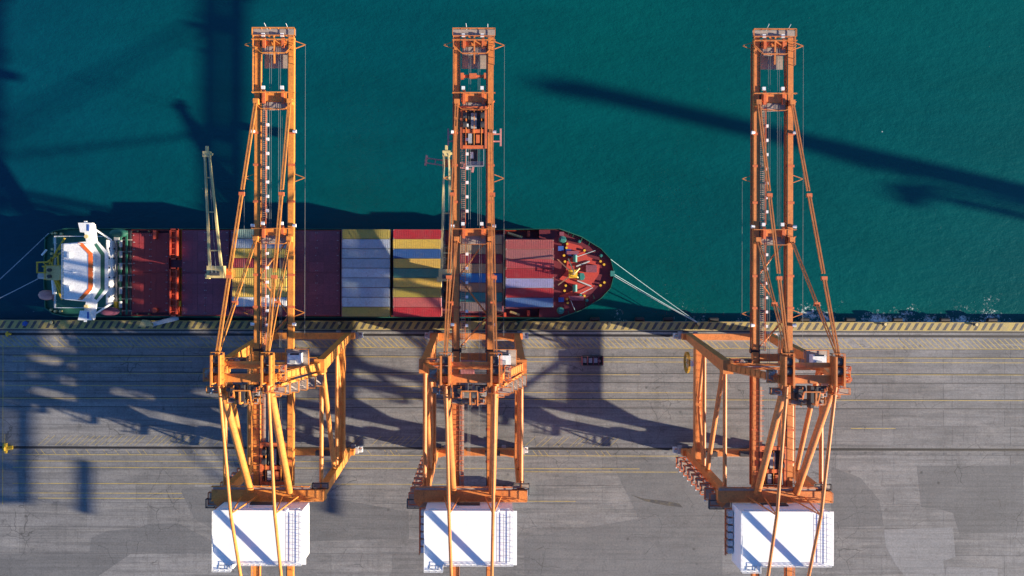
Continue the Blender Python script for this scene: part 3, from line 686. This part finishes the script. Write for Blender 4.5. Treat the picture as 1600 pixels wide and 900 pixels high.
for a_, b_ in (((793, 364), (816, 371)), ((797, 487), (812, 492))):
    p0, p1 = at(*a_, 2.2), at(*b_, 2.2); S('stowed_pole', MB().tube(p0, p1, .35), 'cream')
# break-of-deck machinery forward of the bridge
X = bx2(193, 2)
for k, (dx, mt, z) in enumerate(((-1.6, 'grating', 2.6), (-.4, 'green_deck', 3.0), (.9, 'green_deck', 2.4), (1.8, 'dark', 2.0))):
    S('pipe_rack', MB().box(X + dx - .22, X + dx + .22, SY - 11, SY + 11, z - .4, z), mt)
yy = SY - 10
while yy < SY + 11:
    S('rack_tie', MB().box(X - 2, X + 2.2, yy - .14, yy + .14, 1.1, 2.1), 'grating'); yy += 3.1
for i, yy in enumerate((-9.2, -5.6, -2.3, .8, 3.9, 6.6)): S('gas_tank', MB().tube((X - .15, SY + yy, 3.3), (X - .15, SY + yy + 1.7, 3.3), .42), 'grey')
S('deck_box', MB().box(X - 1.9, X - .6, SY + 8.2, SY + 11, 1.1, 3.4), 'grey'); S('deck_box', MB().box(X - 2.1, X - 1.2, SY - 9.5, SY - 7.6, 1.1, 3.0), 'yellow')

# superstructure
XF = -99.0
ac = S('accommodation_block', MB().box(-111.0, XF, SY - 8.3, SY + 8.3, 1.1, 7.0), 'white_paint')
S('upper_block', MB().prism([(-104.2, SY - 6.6), (-101.0, SY - 6.6), (XF + .02, SY - 4.4), (XF + .02, SY + 4.4), (-101.0, SY + 6.6), (-104.2, SY + 6.6)], 7.22, 14.6), 'white_paint', ac)
for z in (1.6, 4.2, 8.0, 10.6):
    hw = 8.25 if z < 6 else 4.3
    S('deck_edge', MB().box(XF + .02, XF + .14, SY - hw, SY + hw, z - .08, z + .06), 'white_paint', ac)
    for i in range(6):
        yy = SY - 6.3 + i * 2.5 + (.3 if z > 7 else 0)
        if z > 6 and abs(yy - SY) > 4.2: continue
        wn = S('window', MB().box(XF + .03, XF + .09, yy - .22, yy + .22, z + .9, z + 1.5), 'glass', ac)
# lower side wings of the block, with green decks
S('boat_deck', MB().box(-111.9, XF - .02, SY - 9.2, SY + 9.2, 7.0, 7.2), 'green_deck', ac)
S('railing', MB().rails([(-99.6, SY - 9.1), (-111.5, SY - 9.1), (-111.5, SY + 9.1), (-99.6, SY + 9.1)], 7.2, t=.13), 'white_paint', ac)
S('poop_deck', MB().box(-111.3, -107.02, SY - 8.6, SY + 8.6, 4.2, 4.4), 'green_deck', ac)
S('railing', MB().rails([(-107.1, SY - 8.5), (-111.2, SY - 8.5), (-111.2, SY + 8.5), (-107.1, SY + 8.5)], 4.4, t=.12), 'white_paint', ac)
# navigation bridge with wings
wf = [(-100.90, SY - 11.7), (-97.90, SY - 11.7), (-97.40, SY - 7.6), (-94.70, SY - 4.6), (-94.70, SY + 4.6), (-97.40, SY + 7.6), (-97.90, SY + 11.7), (-100.90, SY + 11.7), (-100.10, SY + 7.4), (-105.40, SY + 6.9), (-105.40, SY - 6.9), (-100.10, SY - 7.4)]
S('bridge_deck', MB().prism(wf, 14.61, 14.9), 'white_paint', ac)
gd_ = [(-97.50, SY - 7.0), (-95.50, SY - 4.4), (-95.50, SY + 4.4), (-97.50, SY + 7.0), (-98.10, SY + 6.6), (-96.50, SY + 4.1), (-96.50, SY - 4.1), (-98.10, SY - 6.6)]
S('deck_coating', MB().prism(gd_, 14.9, 14.93), 'green_deck', ac)
wh = [(-103.90, SY - 6.6), (-99.10, SY - 6.6), (-97.90, SY - 4.2), (-97.90, SY + 4.2), (-99.10, SY + 6.6), (-103.90, SY + 6.6)]
bh = S('wheelhouse', MB().prism(wh, 14.9, 17.5), 'white_paint')
S('roof', MB().prism([(-104.10, SY - 6.75), (-99.40, SY - 6.75), (-97.20, SY - 4.3), (-97.20, SY + 4.3), (-99.40, SY + 6.75), (-104.10, SY + 6.75)], 17.5, 17.7), 'white_paint', bh)
S('visor', MB().prism([(-99.50, SY - 6.9), (-97.05, SY - 4.35), (-97.05, SY + 4.35), (-99.50, SY + 6.9), (-100.70, SY + 6.9), (-98.10, SY + 4.2), (-98.10, SY - 4.2), (-100.70, SY - 6.9)], 17.7, 17.78), 'visor', bh)
for i in range(6): S('window', MB().box(-97.89, -97.83, SY - 3.9 + i * 1.32, SY - 2.8 + i * 1.32, 15.9, 17.0), 'glass', bh)
S('railing', MB().rails([(-104.00, SY - 6.6), (-100.00, SY - 6.6)], 17.7, t=.1).rails([(-104.00, SY + 6.6), (-104.00, SY - 6.6)], 17.7, t=.1).rails([(-104.00, SY + 6.6), (-100.00, SY + 6.6)], 17.7, t=.1), 'white_paint', bh)
for s_ in (-1, 1):
    wg = S('bridge_wing', MB().prism([(-101.40, SY + s_ * 11.9), (-100.90, SY + s_ * 9.6), (-98.70, SY + s_ * 9.6), (-98.00, SY + s_ * 11.9)][::s_ * -1], 14.92, 16.2), 'white_paint')
    S('wing_console', MB().box(-99.10, -98.70, SY + s_ * 10.7 - .8, SY + s_ * 10.7 + .8, 16.2, 16.3), 'blue', wg)
    S('wing_strut', MB().beam((-98.10, SY + s_ * 10.5, 14.7), (-95.70, SY + s_ * 8.0, 11), .35), 'white_paint', wg)
    S('searchlight', MB().tube((-99.70, SY + s_ * 8.6, 14.9), (-99.70, SY + s_ * 8.6, 15.7), .35, .5), 'cream', wg)
    S('wing_tip_lamp', MB().box(-100.10, -99.50, SY + s_ * 12.15 - .2, SY + s_ * 12.15 + .2, 15.4, 15.9), 'white_paint', wg)
S('signal_mast', MB().tube((-101.2, SY - .3, 17.7), (-101.2, SY - .3, 20), .12).box(-101.26, -101.14, SY - .9, SY + .3, 19.3, 19.45), 'white_paint', bh)
S('roof_locker', MB().box(-103.3, -102.3, SY - 4.8, SY - 3.6, 17.7, 18.4), 'white_paint', bh)
S('roof_locker', MB().box(-103.0, -102.4, SY + 3.2, SY + 4.6, 17.7, 18.3), 'white_paint', bh)
# funnel and after equipment
fn = S('funnel', MB().prism([(-111.2, SY - 2.1), (-108.2, SY - 2.1), (-107.6, SY), (-108.2, SY + 1.6), (-111.2, SY + 1.6)], 4.4, 12.5), 'cream')
for yy in (-1.2, .4): S('exhaust_pipe', MB().tube((-110.2, SY + yy, 12.5), (-110.2, SY + yy, 13.3), .45), 'dark', fn)
S('railing', MB().rails([(-111.1, SY - 2), (-111.1, SY + 1.5), (-108.3, SY + 1.5)], 12.5, t=.13), 'yellow', fn)
S('after_mast', MB().path([(-112.5, SY - .4, 4.4), (-112.5, SY - .4, 9)], .4).path([(-115.8, SY + 2.4, 8.8), (-112, SY + 2.6, 8.8), (-110.6, SY + 5.4, 8.8), (-108.6, SY + 8.6, 8.8)], .35).path([(-115.6, SY - .2, 8.8), (-111, SY - .2, 8.8)], .3).path([(-115.6, SY + 2.4, 8.8), (-115.6, SY - .3, 8.8)], .3).path([(-114, SY + 2.4, 8.8), (-111.5, SY - .2, 8.8)], .25).path([(-111, SY - .5, 8.8), (-109, SY - 5.2, 8.8)], .3).path([(-111, SY + .5, 8.8), (-108.5, SY + 1.5, 8.8)], .25), 'yellow')
for (xa, ya), (xb, yb) in (((66, 418), (98, 422)), ((68, 428), (100, 424)), ((72, 412), (96, 396)), ((80, 404), (84, 432)), ((90, 398), (92, 438)), ((88, 440), (99, 462)), ((84, 436), (97, 470)), ((76, 414), (78, 430)), ((92, 392), (99, 386)), ((70, 424), (82, 408))):
    S('after_frame', MB().path([at(xa, ya, 9.6), at(xb, yb, 9.6)], .34), 'yellow')
S('davit_boom', MB().tube((-111.9, SY - 1.0, 8.2), (-111.5, SY - 5.6, 8.2), .5), 'white_paint')
S('davit_boom', MB().tube((-114.2, SY + 4.2, 9.2), (-113.0, SY + 5.6, 9.2), .25), 'white_paint')
S('life_raft', MB().tube((-116.4, SY - .9, 6.4), (-113.6, SY - 1.1, 6.4), .85, n=14), 'grey')
def boat(name, cx, cy, z, L, Wd, mat):
    mb = MB(); rings = []
    for i in range(9):
        u = -1 + i / 4; r_ = max(.06, math.sqrt(max(0, 1 - abs(u) ** 2.4)))
        rings.append([(cx + u * L / 2, cy + Wd / 2 * r_ * math.cos(a), z + (.95 if math.sin(a) > 0 else 1.2) * r_ * math.sin(a) * Wd / 2.4) for a in [2 * math.pi * k / 14 for k in range(14)]])
    vs = [p for q in rings for p in q]; fs = []
    for i in range(8):
        for k in range(14): fs.append((i * 14 + k, i * 14 + (k + 1) % 14, (i + 1) * 14 + (k + 1) % 14, (i + 1) * 14 + k))
    mb.add(vs, fs, [True] * len(fs)); return S(name, mb, mat)
boat('rescue_boat', -115.2, SY - 5.9, 5.2, 4.4, 2.6, 'pink')
S('boat_cradle', MB().box(-113.4, -111.4, SY - 7.4, SY - 4.4, 3.6, 5.6), 'red_frame')
boat('lifeboat', -99.5, SY - 10.1, 4.0, 5.4, 2.2, 'maroon'); boat('lifeboat', -97.2, SY + 10.2, 4.0, 5.0, 2.2, 'green_deck')
for px, py in ((81, 366), (86, 366), (81, 391), (80, 398), (79, 486), (86, 488), (94, 488), (95, 367)):
    q = at(px, py, 1.8); S('mooring_bitt', MB().tube((q.x, q.y, 1.1), (q.x, q.y, 1.9), .32), 'cream')
S('winch', MB().tube((-114.6, SY + 7.4, 2), (-114.6, SY + 9.2, 2), .7), 'teal'); S('winch', MB().tube((-113.4, SY - 9.2, 2), (-113.4, SY - 7.8, 2), .7), 'teal')

# forecastle fittings
def fc(px, py, z=4.6): return at(px, py, z)
rp = [fc(886, 378), (fc(908, 384)), fc(918, 400), fc(936, 408), fc(938, 424), fc(928, 440), fc(930, 446), fc(912, 460), fc(880, 470), fc(874, 462), fc(900, 452), fc(884, 440), fc(874, 436), fc(884, 425), fc(886, 408), fc(900, 395), fc(884, 388)]
S('raised_deck', MB().prism([(v.x, v.y) for v in rp][::-1], 4.1, 4.45), 'red_deck')
for q in (((885, 392), (904, 396)), ((890, 468), (912, 462)), ((915, 414), (932, 424))):
    (xa, ya), (xb, yb) = q
    p0, p1 = fc(xa, ya), fc(xb, yb); S('deck_hatch', MB().box(min(p0.x, p1.x), max(p0.x, p1.x), min(p0.y, p1.y) - .2, max(p0.y, p1.y), 4.45, 5.3), 'maroon')
for px, py in ((879, 374), (876, 485), (905, 377), (907, 461), (939, 399), (917, 469)):
    v = fc(px, py); r_ = 1.0 if px < 890 else .45
    wn = S('winch', MB().tube((v.x, v.y, 4.1), (v.x, v.y, 5.2), r_, r_ * .8, n=14), 'teal'); S('winch_drum', MB().tube((v.x - r_ * .5, v.y, 5.4), (v.x + r_ * .5, v.y, 5.4), r_ * .4), 'teal', wn)
v = fc(908, 432); wd = S('windlass', MB().tube((v.x, v.y, 4.4), (v.x, v.y, 6.2), 1.0, .8, n=16), 'teal'); S('windlass_arm', MB().box(v.x - .5, v.x + .5, v.y - .9, v.y + .9, 6.2, 6.5), 'teal', wd)
for px, py in ((898, 404), (898, 450)):
    v = fc(px, py); S('windlass', MB().tube((v.x, v.y - .9, 5), (v.x, v.y + .9, 5), .6, n=14), 'teal')
for a_, b_ in (((900, 416), (921, 408)), ((902, 438), (924, 447))):
    S('anchor_chain', MB().path([fc(*a_, 4.9), fc(*b_, 4.6)], .34, .25), 'grey')
for px, py in ((886, 381), (885, 387), (881, 399), (882.5, 408.5), (938, 408), (943.5, 413), (944, 441), (938, 445.5), (884, 446), (882, 454), (886, 467), (887, 473), (913, 391), (913, 462)):
    v = fc(px, py); S('bollard', MB().tube((v.x, v.y, 4.1), (v.x, v.y, 5.0), .26, .32), 'yellow')
for px, py in ((876, 388), (892, 396), (888, 393), (897, 398), (877, 468)):
    v = fc(px, py); S('rope_locker', MB().box(v.x - .7, v.x + .7, v.y - .6, v.y + .6, 4.1, 4.9), 'blue')
v = fc(893, 428, 5)
ms = S('foremast', MB().tube((v.x, v.y, 4.4), (v.x, v.y, 13), .45, .3), 'cream')
for dx, dy, z in ((-3.6, 3.8, 5), (-3.4, -2.8, 5), (2.4, -1.4, 5), (-1.2, 3.8, 9), (1.6, 1.4, 9)): S('mast_stay', MB().beam((v.x, v.y, z + 3.5), (v.x + dx, v.y + dy, z), .28), 'cream', ms)
S('mast_platform', MB().box(v.x - 1.1, v.x + .9, v.y - 1, v.y + 1, 9, 9.15).rails([(v.x - 1.1, v.y - 1), (v.x + .9, v.y - 1), (v.x + .9, v.y + 1), (v.x - 1.1, v.y + 1)], 9.15, t=.12, closed=True), 'yellow', ms)
v = fc(957, 427); S('bow_fairlead', MB().box(v.x - .6, v.x + .5, v.y - .7, v.y + .7, 4.2, 5.3), 'teal')
for px, py in ((888, 366), (895, 370), (908, 377), (920, 383), (927, 460), (915, 473), (898, 481), (888, 486)):
    v = fc(px, py); S('bulwark_frame', MB().path([(v.x, v.y, 4.15), (v.x + .2, v.y + (.9 if py < 428 else -.9), 4.9)], .16), 'green_deck')
S('forecastle_box', MB().box(*sorted((fc(874, 0).x, fc(881, 0).x)), fc(0, 374).y, fc(0, 362).y, 4.1, 4.8), 'maroon')
for a_, b_ in (((898, 402), (930, 391)), ((906, 459), (926, 449)), ((889, 462), (898, 484))): S('deck_rope', MB().tube(fc(*a_, 5.0), fc(*b_, 4.9), .07, n=6), 'rope')

# ship's deck cranes
def deck_crane(px, py, tpx, tpy, house_w, zb=12.5, zt=18.5):
    b_ = at(px, py, zb); tp = at(tpx, tpy, zt)
    dcr = S('deck_crane', MB().tube((b_.x, b_.y, .6), (b_.x, b_.y, zb - 1.2), 1.15, n=18), 'red_frame')
    S('slewing_house', MB().box(b_.x - 2.1, b_.x + 2.0, b_.y - 1.5, b_.y + 1.5, zb - 1.2, zb + .9).box(b_.x - 2.6, b_.x - 1.6, b_.y - 1.7, b_.y - .4, zb - .5, zb + .5), 'cream', dcr)
    S('winch_drum', MB().tube((b_.x - 1.2, b_.y - .4, zb + 1.1), (b_.x + 1.2, b_.y - .4, zb + 1.1), .55), 'dark', dcr)
    for s_ in (-1, 1): S('jib_chord', MB().beam((b_.x + s_ * 1.45, b_.y + .6, zb + .4), (tp.x + s_ * .55, tp.y - 1, zt), .55, .7, .42, .55), 'cream', dcr)
    for u in (.18, .5, .78): 
        c_ = Vector((b_.x, b_.y, zb + .4)).lerp(tp, u); hw = 1.45 * (1 - u) + .5 * u; S('jib_tie', MB().beam((c_.x - hw, c_.y, c_.z), (c_.x + hw, c_.y, c_.z), .28), 'cream', dcr)
    S('jib_head', MB().box(tp.x - .9, tp.x + .9, tp.y - 1.6, tp.y - .3, zt - .4, zt + .5).box(tp.x - .3, tp.x + .3, tp.y - .3, tp.y + 1, zt - .3, zt + .3).box(tp.x + .9, tp.x + 1.35, tp.y - 1.2, tp.y - .7, zt - .3, zt + .3), 'cream', dcr)
    S('luffing_rope', MB().tube((b_.x - .5, b_.y - .3, zb + 1.7), (tp.x - .5, tp.y - 1, zt + .6), .05, n=5).tube((b_.x + .5, b_.y - .3, zb + 1.7), (tp.x + .5, tp.y - 1, zt + .6), .05, n=5), 'cable', dcr)
    return dcr
dc = deck_crane(338, 426, 323, 236, 4)
S('pedestal_arm', MB().box(bx2(346, 9), bx2(362, 9), at(0, 435, 9).y, at(0, 421, 9).y, 2.7, 9.0), 'visor', dc)
dc = deck_crane(699, 430, 697, 234, 4)
for py, mt in ((388, 'dark'), (405, 'dark'), (418, 'dark'), (452, 'dark'), (470, 'dark')):
    v = at(699, py, 3); S('deck_machinery', MB().box(v.x - 1.3, v.x + .9, v.y - .9, v.y + .9, .6, 2.8).tube((v.x - 1, v.y, 3.1), (v.x + .8, v.y, 3.1), .55), mt)
v = at(699, 428, 6); S('deck_box', MB().box(v.x - .9, v.x + .9, v.y - 2, v.y - .2, .6, 4), 'yellow')

# ================================================================ CONTAINERS
def cont_mesh(L):
    b_ = MB().box(-L / 2 + .06, L / 2 - .06, -1.17, 1.17, .12, 2.5)
    n = 40
    for s_ in (-1, 1):
        for i in range(n):
            x0 = -L / 2 + .25 + i * (L - .5) / n; b_.box(x0, x0 + (L - .5) / n * .5, s_ * 1.17 - (.0 if s_ > 0 else .035), s_ * 1.17 + (.035 if s_ > 0 else 0), .2, 2.4)
    shell = b_
    fr = MB()
    for s_ in (-1, 1):
        fr.box(-L / 2, L / 2, s_ * 1.15 - .07, s_ * 1.15 + .07, 2.48, 2.59); fr.box(-L / 2, L / 2, s_ * 1.15 - .07, s_ * 1.15 + .07, 0, .14)
        fr.box(s_ * (L / 2 - .07) - .07, s_ * (L / 2 - .07) + .07, -1.07, 1.07, 2.47, 2.58)
        for q in (-1, 1): fr.box(s_ * (L / 2 - .08) - .08, s_ * (L / 2 - .08) + .08, q * 1.13 - .08, q * 1.13 + .08, .14, 2.48)
    rf = MB(); n = 26
    for i in range(n):
        x0 = -L / 2 + .16 + i * (L - .32) / n; wd = (L - .32) / n
        rf.box(x0 + wd * .24, x0 + wd * .76, -1.06, 1.06, 2.5, 2.57)
    dr = MB().box(0, .04, -.53, .53, .16, 2.44)
    for yy in (-.3, .25): dr.tube((.07, yy, .2), (.07, yy, 2.4), .025, n=6)
    cs = MB().box(-.1, .1, -.09, .09, -.0, .13)
    return [(nm, m_.build(nm, 'container')) for nm, m_ in (('shell', shell), ('frame', fr), ('roof_panel', rf), ('door', dr), ('corner_casting', cs))]
tmpl = {}
for L in (12.19, 13.72):
    tmpl[L] = {nm: o.data for nm, o in cont_mesh(L)}
for o in [o for o in C.objects if o.name.split('.')[0] in ('shell', 'roof_panel', 'corner_casting') or (o.data and o.data in [d[k] for d in tmpl.values() for k in d])]:
    bpy.data.objects.remove(o)
COL = {'olive yellow': (.50, .40, .09), 'yellow': (.68, .48, .10), 'pale blue': (.47, .53, .56), 'white': (.68, .68, .66), 'light blue': (.40, .47, .53),
       'red': (.46, .035, .045), 'dull red': (.40, .16, .15), 'salmon': (.50, .13, .12), 'pink red': (.50, .08, .085), 'maroon': (.24, .03, .05), 'blue': (.04, .12, .33), 'bright blue': (.03, .20, .50),
       'green': (.08, .24, .17), 'grey green': (.24, .33, .28), 'teal': (.03, .21, .21), 'tan': (.40, .27, .15), 'brown': (.30, .18, .11), 'slate blue': (.09, .18, .34), 'violet blue': (.36, .37, .55), 'grey brown': (.25, .20, .18)}
ORD = ['first', 'second', 'third', 'fourth', 'fifth', 'sixth', 'seventh', 'eighth', 'ninth']
def bay(cx_px, py0, pitch_px, cols, where, grp, L=12.19, tiers=2, shift=None):
    zt = ZT + .02 + 2.62 * tiers - .03
    for i, cn in enumerate(cols):
        q = at(cx_px + (shift or {}).get(i, 0), py0 + i * pitch_px, zt)
        for tier in range(tiers):
            upper = tier == tiers - 1
            if upper: lab, name = f'{cn} container, {ORD[i]} from the open water, in {where}', cn
            else:
                name = random.choice(['brown', 'dull red', 'slate blue', 'grey brown'])
                lab = f'{name} lower-tier container, {ORD[i]} from open water, {where}'
            e = empty('shipping_container', (q.x + random.uniform(-.06, .06), q.y, ZT + .02 + 2.62 * tier), lab, 'container', grp); e.scale.y = .962
            k = random.uniform(.9, 1.1); col = tuple(c_ * k for c_ in COL[name])
            def pt(nm, loc=(0, 0, 0), rz=0, cc=col):
                o = bpy.data.objects.new(nm, tmpl[L][nm]); C.objects.link(o); o.parent = e; o.location = loc; o.rotation_euler.z = rz; o.color = (*cc, 1)
            pt('shell'); pt('frame', cc=tuple(c_ * .9 for c_ in col)); pt('roof_panel', cc=tuple(c_ * random.uniform(.94, 1.05) for c_ in col))
            for yy in (-.55, .55): pt('door', (L / 2 - .055, yy, 0))
            if upper:
                for sx_ in (-1, 1):
                    for sy_ in (-1, 1): pt('corner_casting', (sx_ * (L / 2 - .09), sy_ * 1.12, 2.485), cc=(.35, .33, .3))
bay(405, 366.2, 15.2, ['grey green', 'light blue', 'yellow', 'maroon', 'olive yellow', 'yellow', 'yellow', 'white', 'maroon'], 'bay under the left boom', 'containers under the left boom', 13.72, shift={0: 3})
bay(571.5, 366.2, 15.2, ['olive yellow', 'light blue', 'pale blue', 'light blue', 'pale blue', 'light blue', 'light blue', 'pale blue', 'olive yellow'], 'the mostly pale blue bay', 'containers in the pale blue bay')
bay(651.7, 366.2, 15.2, ['red', 'yellow', 'blue', 'yellow', 'green', 'yellow', 'olive yellow', 'salmon', 'red'], 'striped bay left of middle boom', 'containers in the striped bay')
bay(748, 374.5, 14.95, ['tan', 'tan', 'maroon', 'tan', 'bright blue', 'brown', 'teal', 'grey brown'], 'bay under the middle boom', 'containers under the middle boom', tiers=1)
bay(827.5, 381.6, 15.15, ['salmon', 'dull red', 'pink red', 'red', 'violet blue', 'red', 'slate blue'], 'the foremost bay beside the bow', 'containers beside the bow')

# ================================================================ QUAY FURNITURE
def line(name, p, q, sag, r, mat, label):
    mb = MB(); pts = []
    for i in range(15):
        u = i / 14; v = p.lerp(q, u); v.z -= sag * 4 * u * (1 - u); pts.append(v)
    for a_, b_ in zip(pts, pts[1:]): mb.tube(a_, b_, r, n=6)
    tag(mb.build(name, mat), label, 'rope')
pb = at(1091, 503.5, .5)
line('mooring_line', at(953, 404, 4.6), pb, 1.2, .07, 'rope', 'single pale mooring rope from the far side of the bow to the quay')
line('mooring_line', at(958, 427, 4.6), pb + Vector((-.3, .1, 0)), .8, .075, 'rope', 'upper of two bluish ropes from the bow tip to the quay')
line('mooring_line', at(958, 430, 4.6), pb + Vector((-.5, .1, 0)), 1.4, .075, 'rope_grey', 'lower of two bluish ropes from the bow tip to the quay')
ps = at(-74, 504, .5)
line('mooring_line', at(76, 366, 2), ps, .6, .11, 'rope_grey', 'steep mooring rope from the far stern corner, leaving the picture at left')
line('mooring_line', at(60, 437, 2), ps + Vector((0, .2, 0)), .6, .11, 'rope_grey', 'shallow mooring rope from the middle of the stern, leaving the picture at left')
line('mooring_line', at(846, 494, 3), at(806, 503.5, .5), .1, .08, 'teal', 'thin green breast rope from the bow shoulder to the quay')
def bollard(px, label, py=504):
    v = at(px, py)
    e = empty('quay_bollard', (v.x, YE - .55, 0), label, 'bollard', 'bollards along the quay edge')
    MB().tube((0, 0, .005), (0, 0, .55), .28, .22, 12).build('post', 'dark', e); MB().tube((0, 0, .55), (0, .0, .75), .45, .38, 12).build('head', 'cream', e); MB().box(-.5, .5, -.45, .45, .006, .04).build('base_plate', 'dark', e)
bollard(1091, 'bollard on the striped quay edge holding the ropes from the bow')
bollard(82, 'bollard on the striped quay edge just left of the white bridge wing')
bollard(806, 'bollard on the striped quay edge below the foremost containers')
bollard(952, 'bollard on the striped quay edge below the bow tip')
bollard(1382, 'bollard on the striped quay edge right of the right-hand crane')
bollard(1524, 'rightmost bollard on the striped quay edge')
bollard(531, 'bollard on the striped quay edge right of the left crane boom')
for fi, px in enumerate((930, 1000, 1045, 1116, 1258, 1330, 1404, 1478, 1552)):
    v = at(px, 500)
    e = empty('fender', (v.x, YE, -1.6), f'black rubber fender on the quay wall, {ORD[fi]} to the right of the bow', 'fender', 'fenders along the quay wall')
    MB().tube((-1.1, .65, 1.0), (1.1, .65, 1.0), .55, n=14).build('roller', 'rubber', e)
    for s_ in (-1, 1): MB().box(s_ * 1.2 - .08, s_ * 1.2 + .08, .0, .9, .6, 1.35).build('bracket', 'steel', e)
    MB().box(-1.2, 1.2, .0, .12, -1.2, .4).build('back_plate', 'rubber', e)
# gangway ladder from ship to quay
p0, p1 = at(240, 508, .6), at(279, 498, 1.9)
gw = empty('gangway', p0, 'grey metal gangway ladder sloping from ship to quay behind the white bridge', 'gangway')
d = p1 - p0; nrm = Vector((-d.y, d.x, 0)).normalized()
MB().beam((0, 0, 0), d, .9, .08).build('walkway', 'sheet_blue', gw)
for s_ in (-1, 1):
    o_ = nrm * (.5 * s_); mb = MB().beam(o_ + Vector((0, 0, 1)), d + o_ + Vector((0, 0, 1)), .1)
    for i in range(6): c_ = o_ + d * (i / 5); mb.beam(c_, c_ + Vector((0, 0, 1)), .08)
    mb.build('handrail', 'sheet_blue', gw)
v = at(226, 506); gp = MB().prism([(v.x - 1.6, v.y - 1), (v.x + 2.2, v.y - .8), (v.x + 1.4, v.y + .7), (v.x - .6, v.y + .9)], .006, .06).build('ground_mat', 'cream'); tag(gp, 'sandy mat on the quay edge at the foot of the gangway', 'mat')
v = at(40, 507); tb = empty('tarpaulin_bundle', (v.x, v.y, 0), 'blue tarpaulin bundle on the striped quay edge near the stern', 'tarpaulin')
MB().prism([(-.7, -.5), (.2, -.7), (.8, .1), (.1, .7), (-.6, .3)], .008, .35).build('sheet', 'blue', tb); MB().prism([(-.3, -.2), (.3, -.3), (.4, .2), (-.1, .3)], .35, .6).build('fold', 'blue', tb)
# rail end stops
for py, sc_, lb_ in ((698.5, 1.0, 'yellow buffer stop at the end of the landside crane rail'), (521.5, .55, 'small yellow buffer stop at the end of the waterside crane rail')):
    v = at(14, py); e = empty('buffer_stop', (v.x, YL if sc_ == 1 else YW, .08), lb_, 'buffer stop'); e.scale = (sc_,) * 3
    MB().box(-1.3, 1.3, -.5, .5, 0, .5).build('base', 'yellow', e)
    MB().beam((-1.1, -.9, .1), (.4, -.2, 2.2), .4).beam((-1.1, .9, .1), (.4, .2, 2.2), .4).beam((.4, -1.2, 1.6), (.4, 1.4, 1.6), .5).build('strut', 'yellow', e)
    MB().tube((.6, 0, 1.6), (1.8, 0, 1.6), .35, .3).build('buffer', 'yellow', e)
# open steel gear bin
v = at(925, 562.5)
gb = empty('gear_bin', (v.x, v.y, 0), 'dark open-topped steel gear bin standing alone on the quay between the cranes', 'bin')
for s_ in (-1, 1):
    MB().box(-2.7, 2.7, s_ * 1.2 - .08, s_ * 1.2 + .08, .1, 1.8).build('side_wall', 'dark', gb)
    MB().box(s_ * 2.75 - .08, s_ * 2.75 + .08, -1.1, 1.1, .1, 1.8).build('end_wall', 'maroon', gb)
MB().box(-2.65, 2.65, -1.1, 1.1, .02, .14).build('floor', 'dark', gb)
for xx in (-1.3, .2, 1.6): MB().box(xx - .07, xx + .07, -1.12, 1.12, 1.5, 1.8).build('divider', 'maroon', gb)
for xx, mt in ((-2.0, 'grey'), (-.5, 'sheet_blue'), (.9, 'sheet_blue')): MB().box(xx - .4, xx + .45, -.6, .7, .15, 1.1).build('gear_box', mt, gb)
MB().tube((1.9, -.1, .15), (1.9, -.1, 1.4), .35).build('drum', 'pink', gb)
# pale blue box truck under the middle crane
v = at(800, 765)
tk = empty('box_truck', (v.x, v.y, 0), 'pale blue box truck parked under the middle crane, half hidden by its rear beam', 'truck')
MB().box(-4.4, 2.3, -1.2, 1.2, 1.05, 3.1).build('cargo_box', 'pale_blue', tk)
MB().box(-4.45, 2.35, -1.25, 1.25, 3.1, 3.18).build('box_roof', 'sheet_blue', tk)
cbn = MB().prism([(2.5, -1.15), (4.7, -1.1), (4.7, 1.1), (2.5, 1.15)], .6, 1.7).prism([(2.5, -1.1), (4.2, -1.0), (4.2, 1.0), (2.5, 1.1)], 1.7, 2.7).build('cab', 'pale_blue', tk)
MB().beam((4.72, -.9, 1.75), (4.25, -.9, 2.65), .05).add([(4.68, -.95, 1.72), (4.68, .95, 1.72), (4.23, .9, 2.66), (4.23, -.9, 2.66)], [(0, 1, 2, 3)]).build('windscreen', 'glass', cbn)
MB().box(-4.4, 4.5, -.5, .5, .6, 1.0).build('chassis', 'dark', tk)
for xx in (-3.2, -2.0, 3.5):
    for s_ in (-1, 1): MB().tube((xx, s_ * 1.0 - .15, .5), (xx, s_ * 1.0 + .15, .5), .5, n=16).build('wheel', 'rubber', tk)
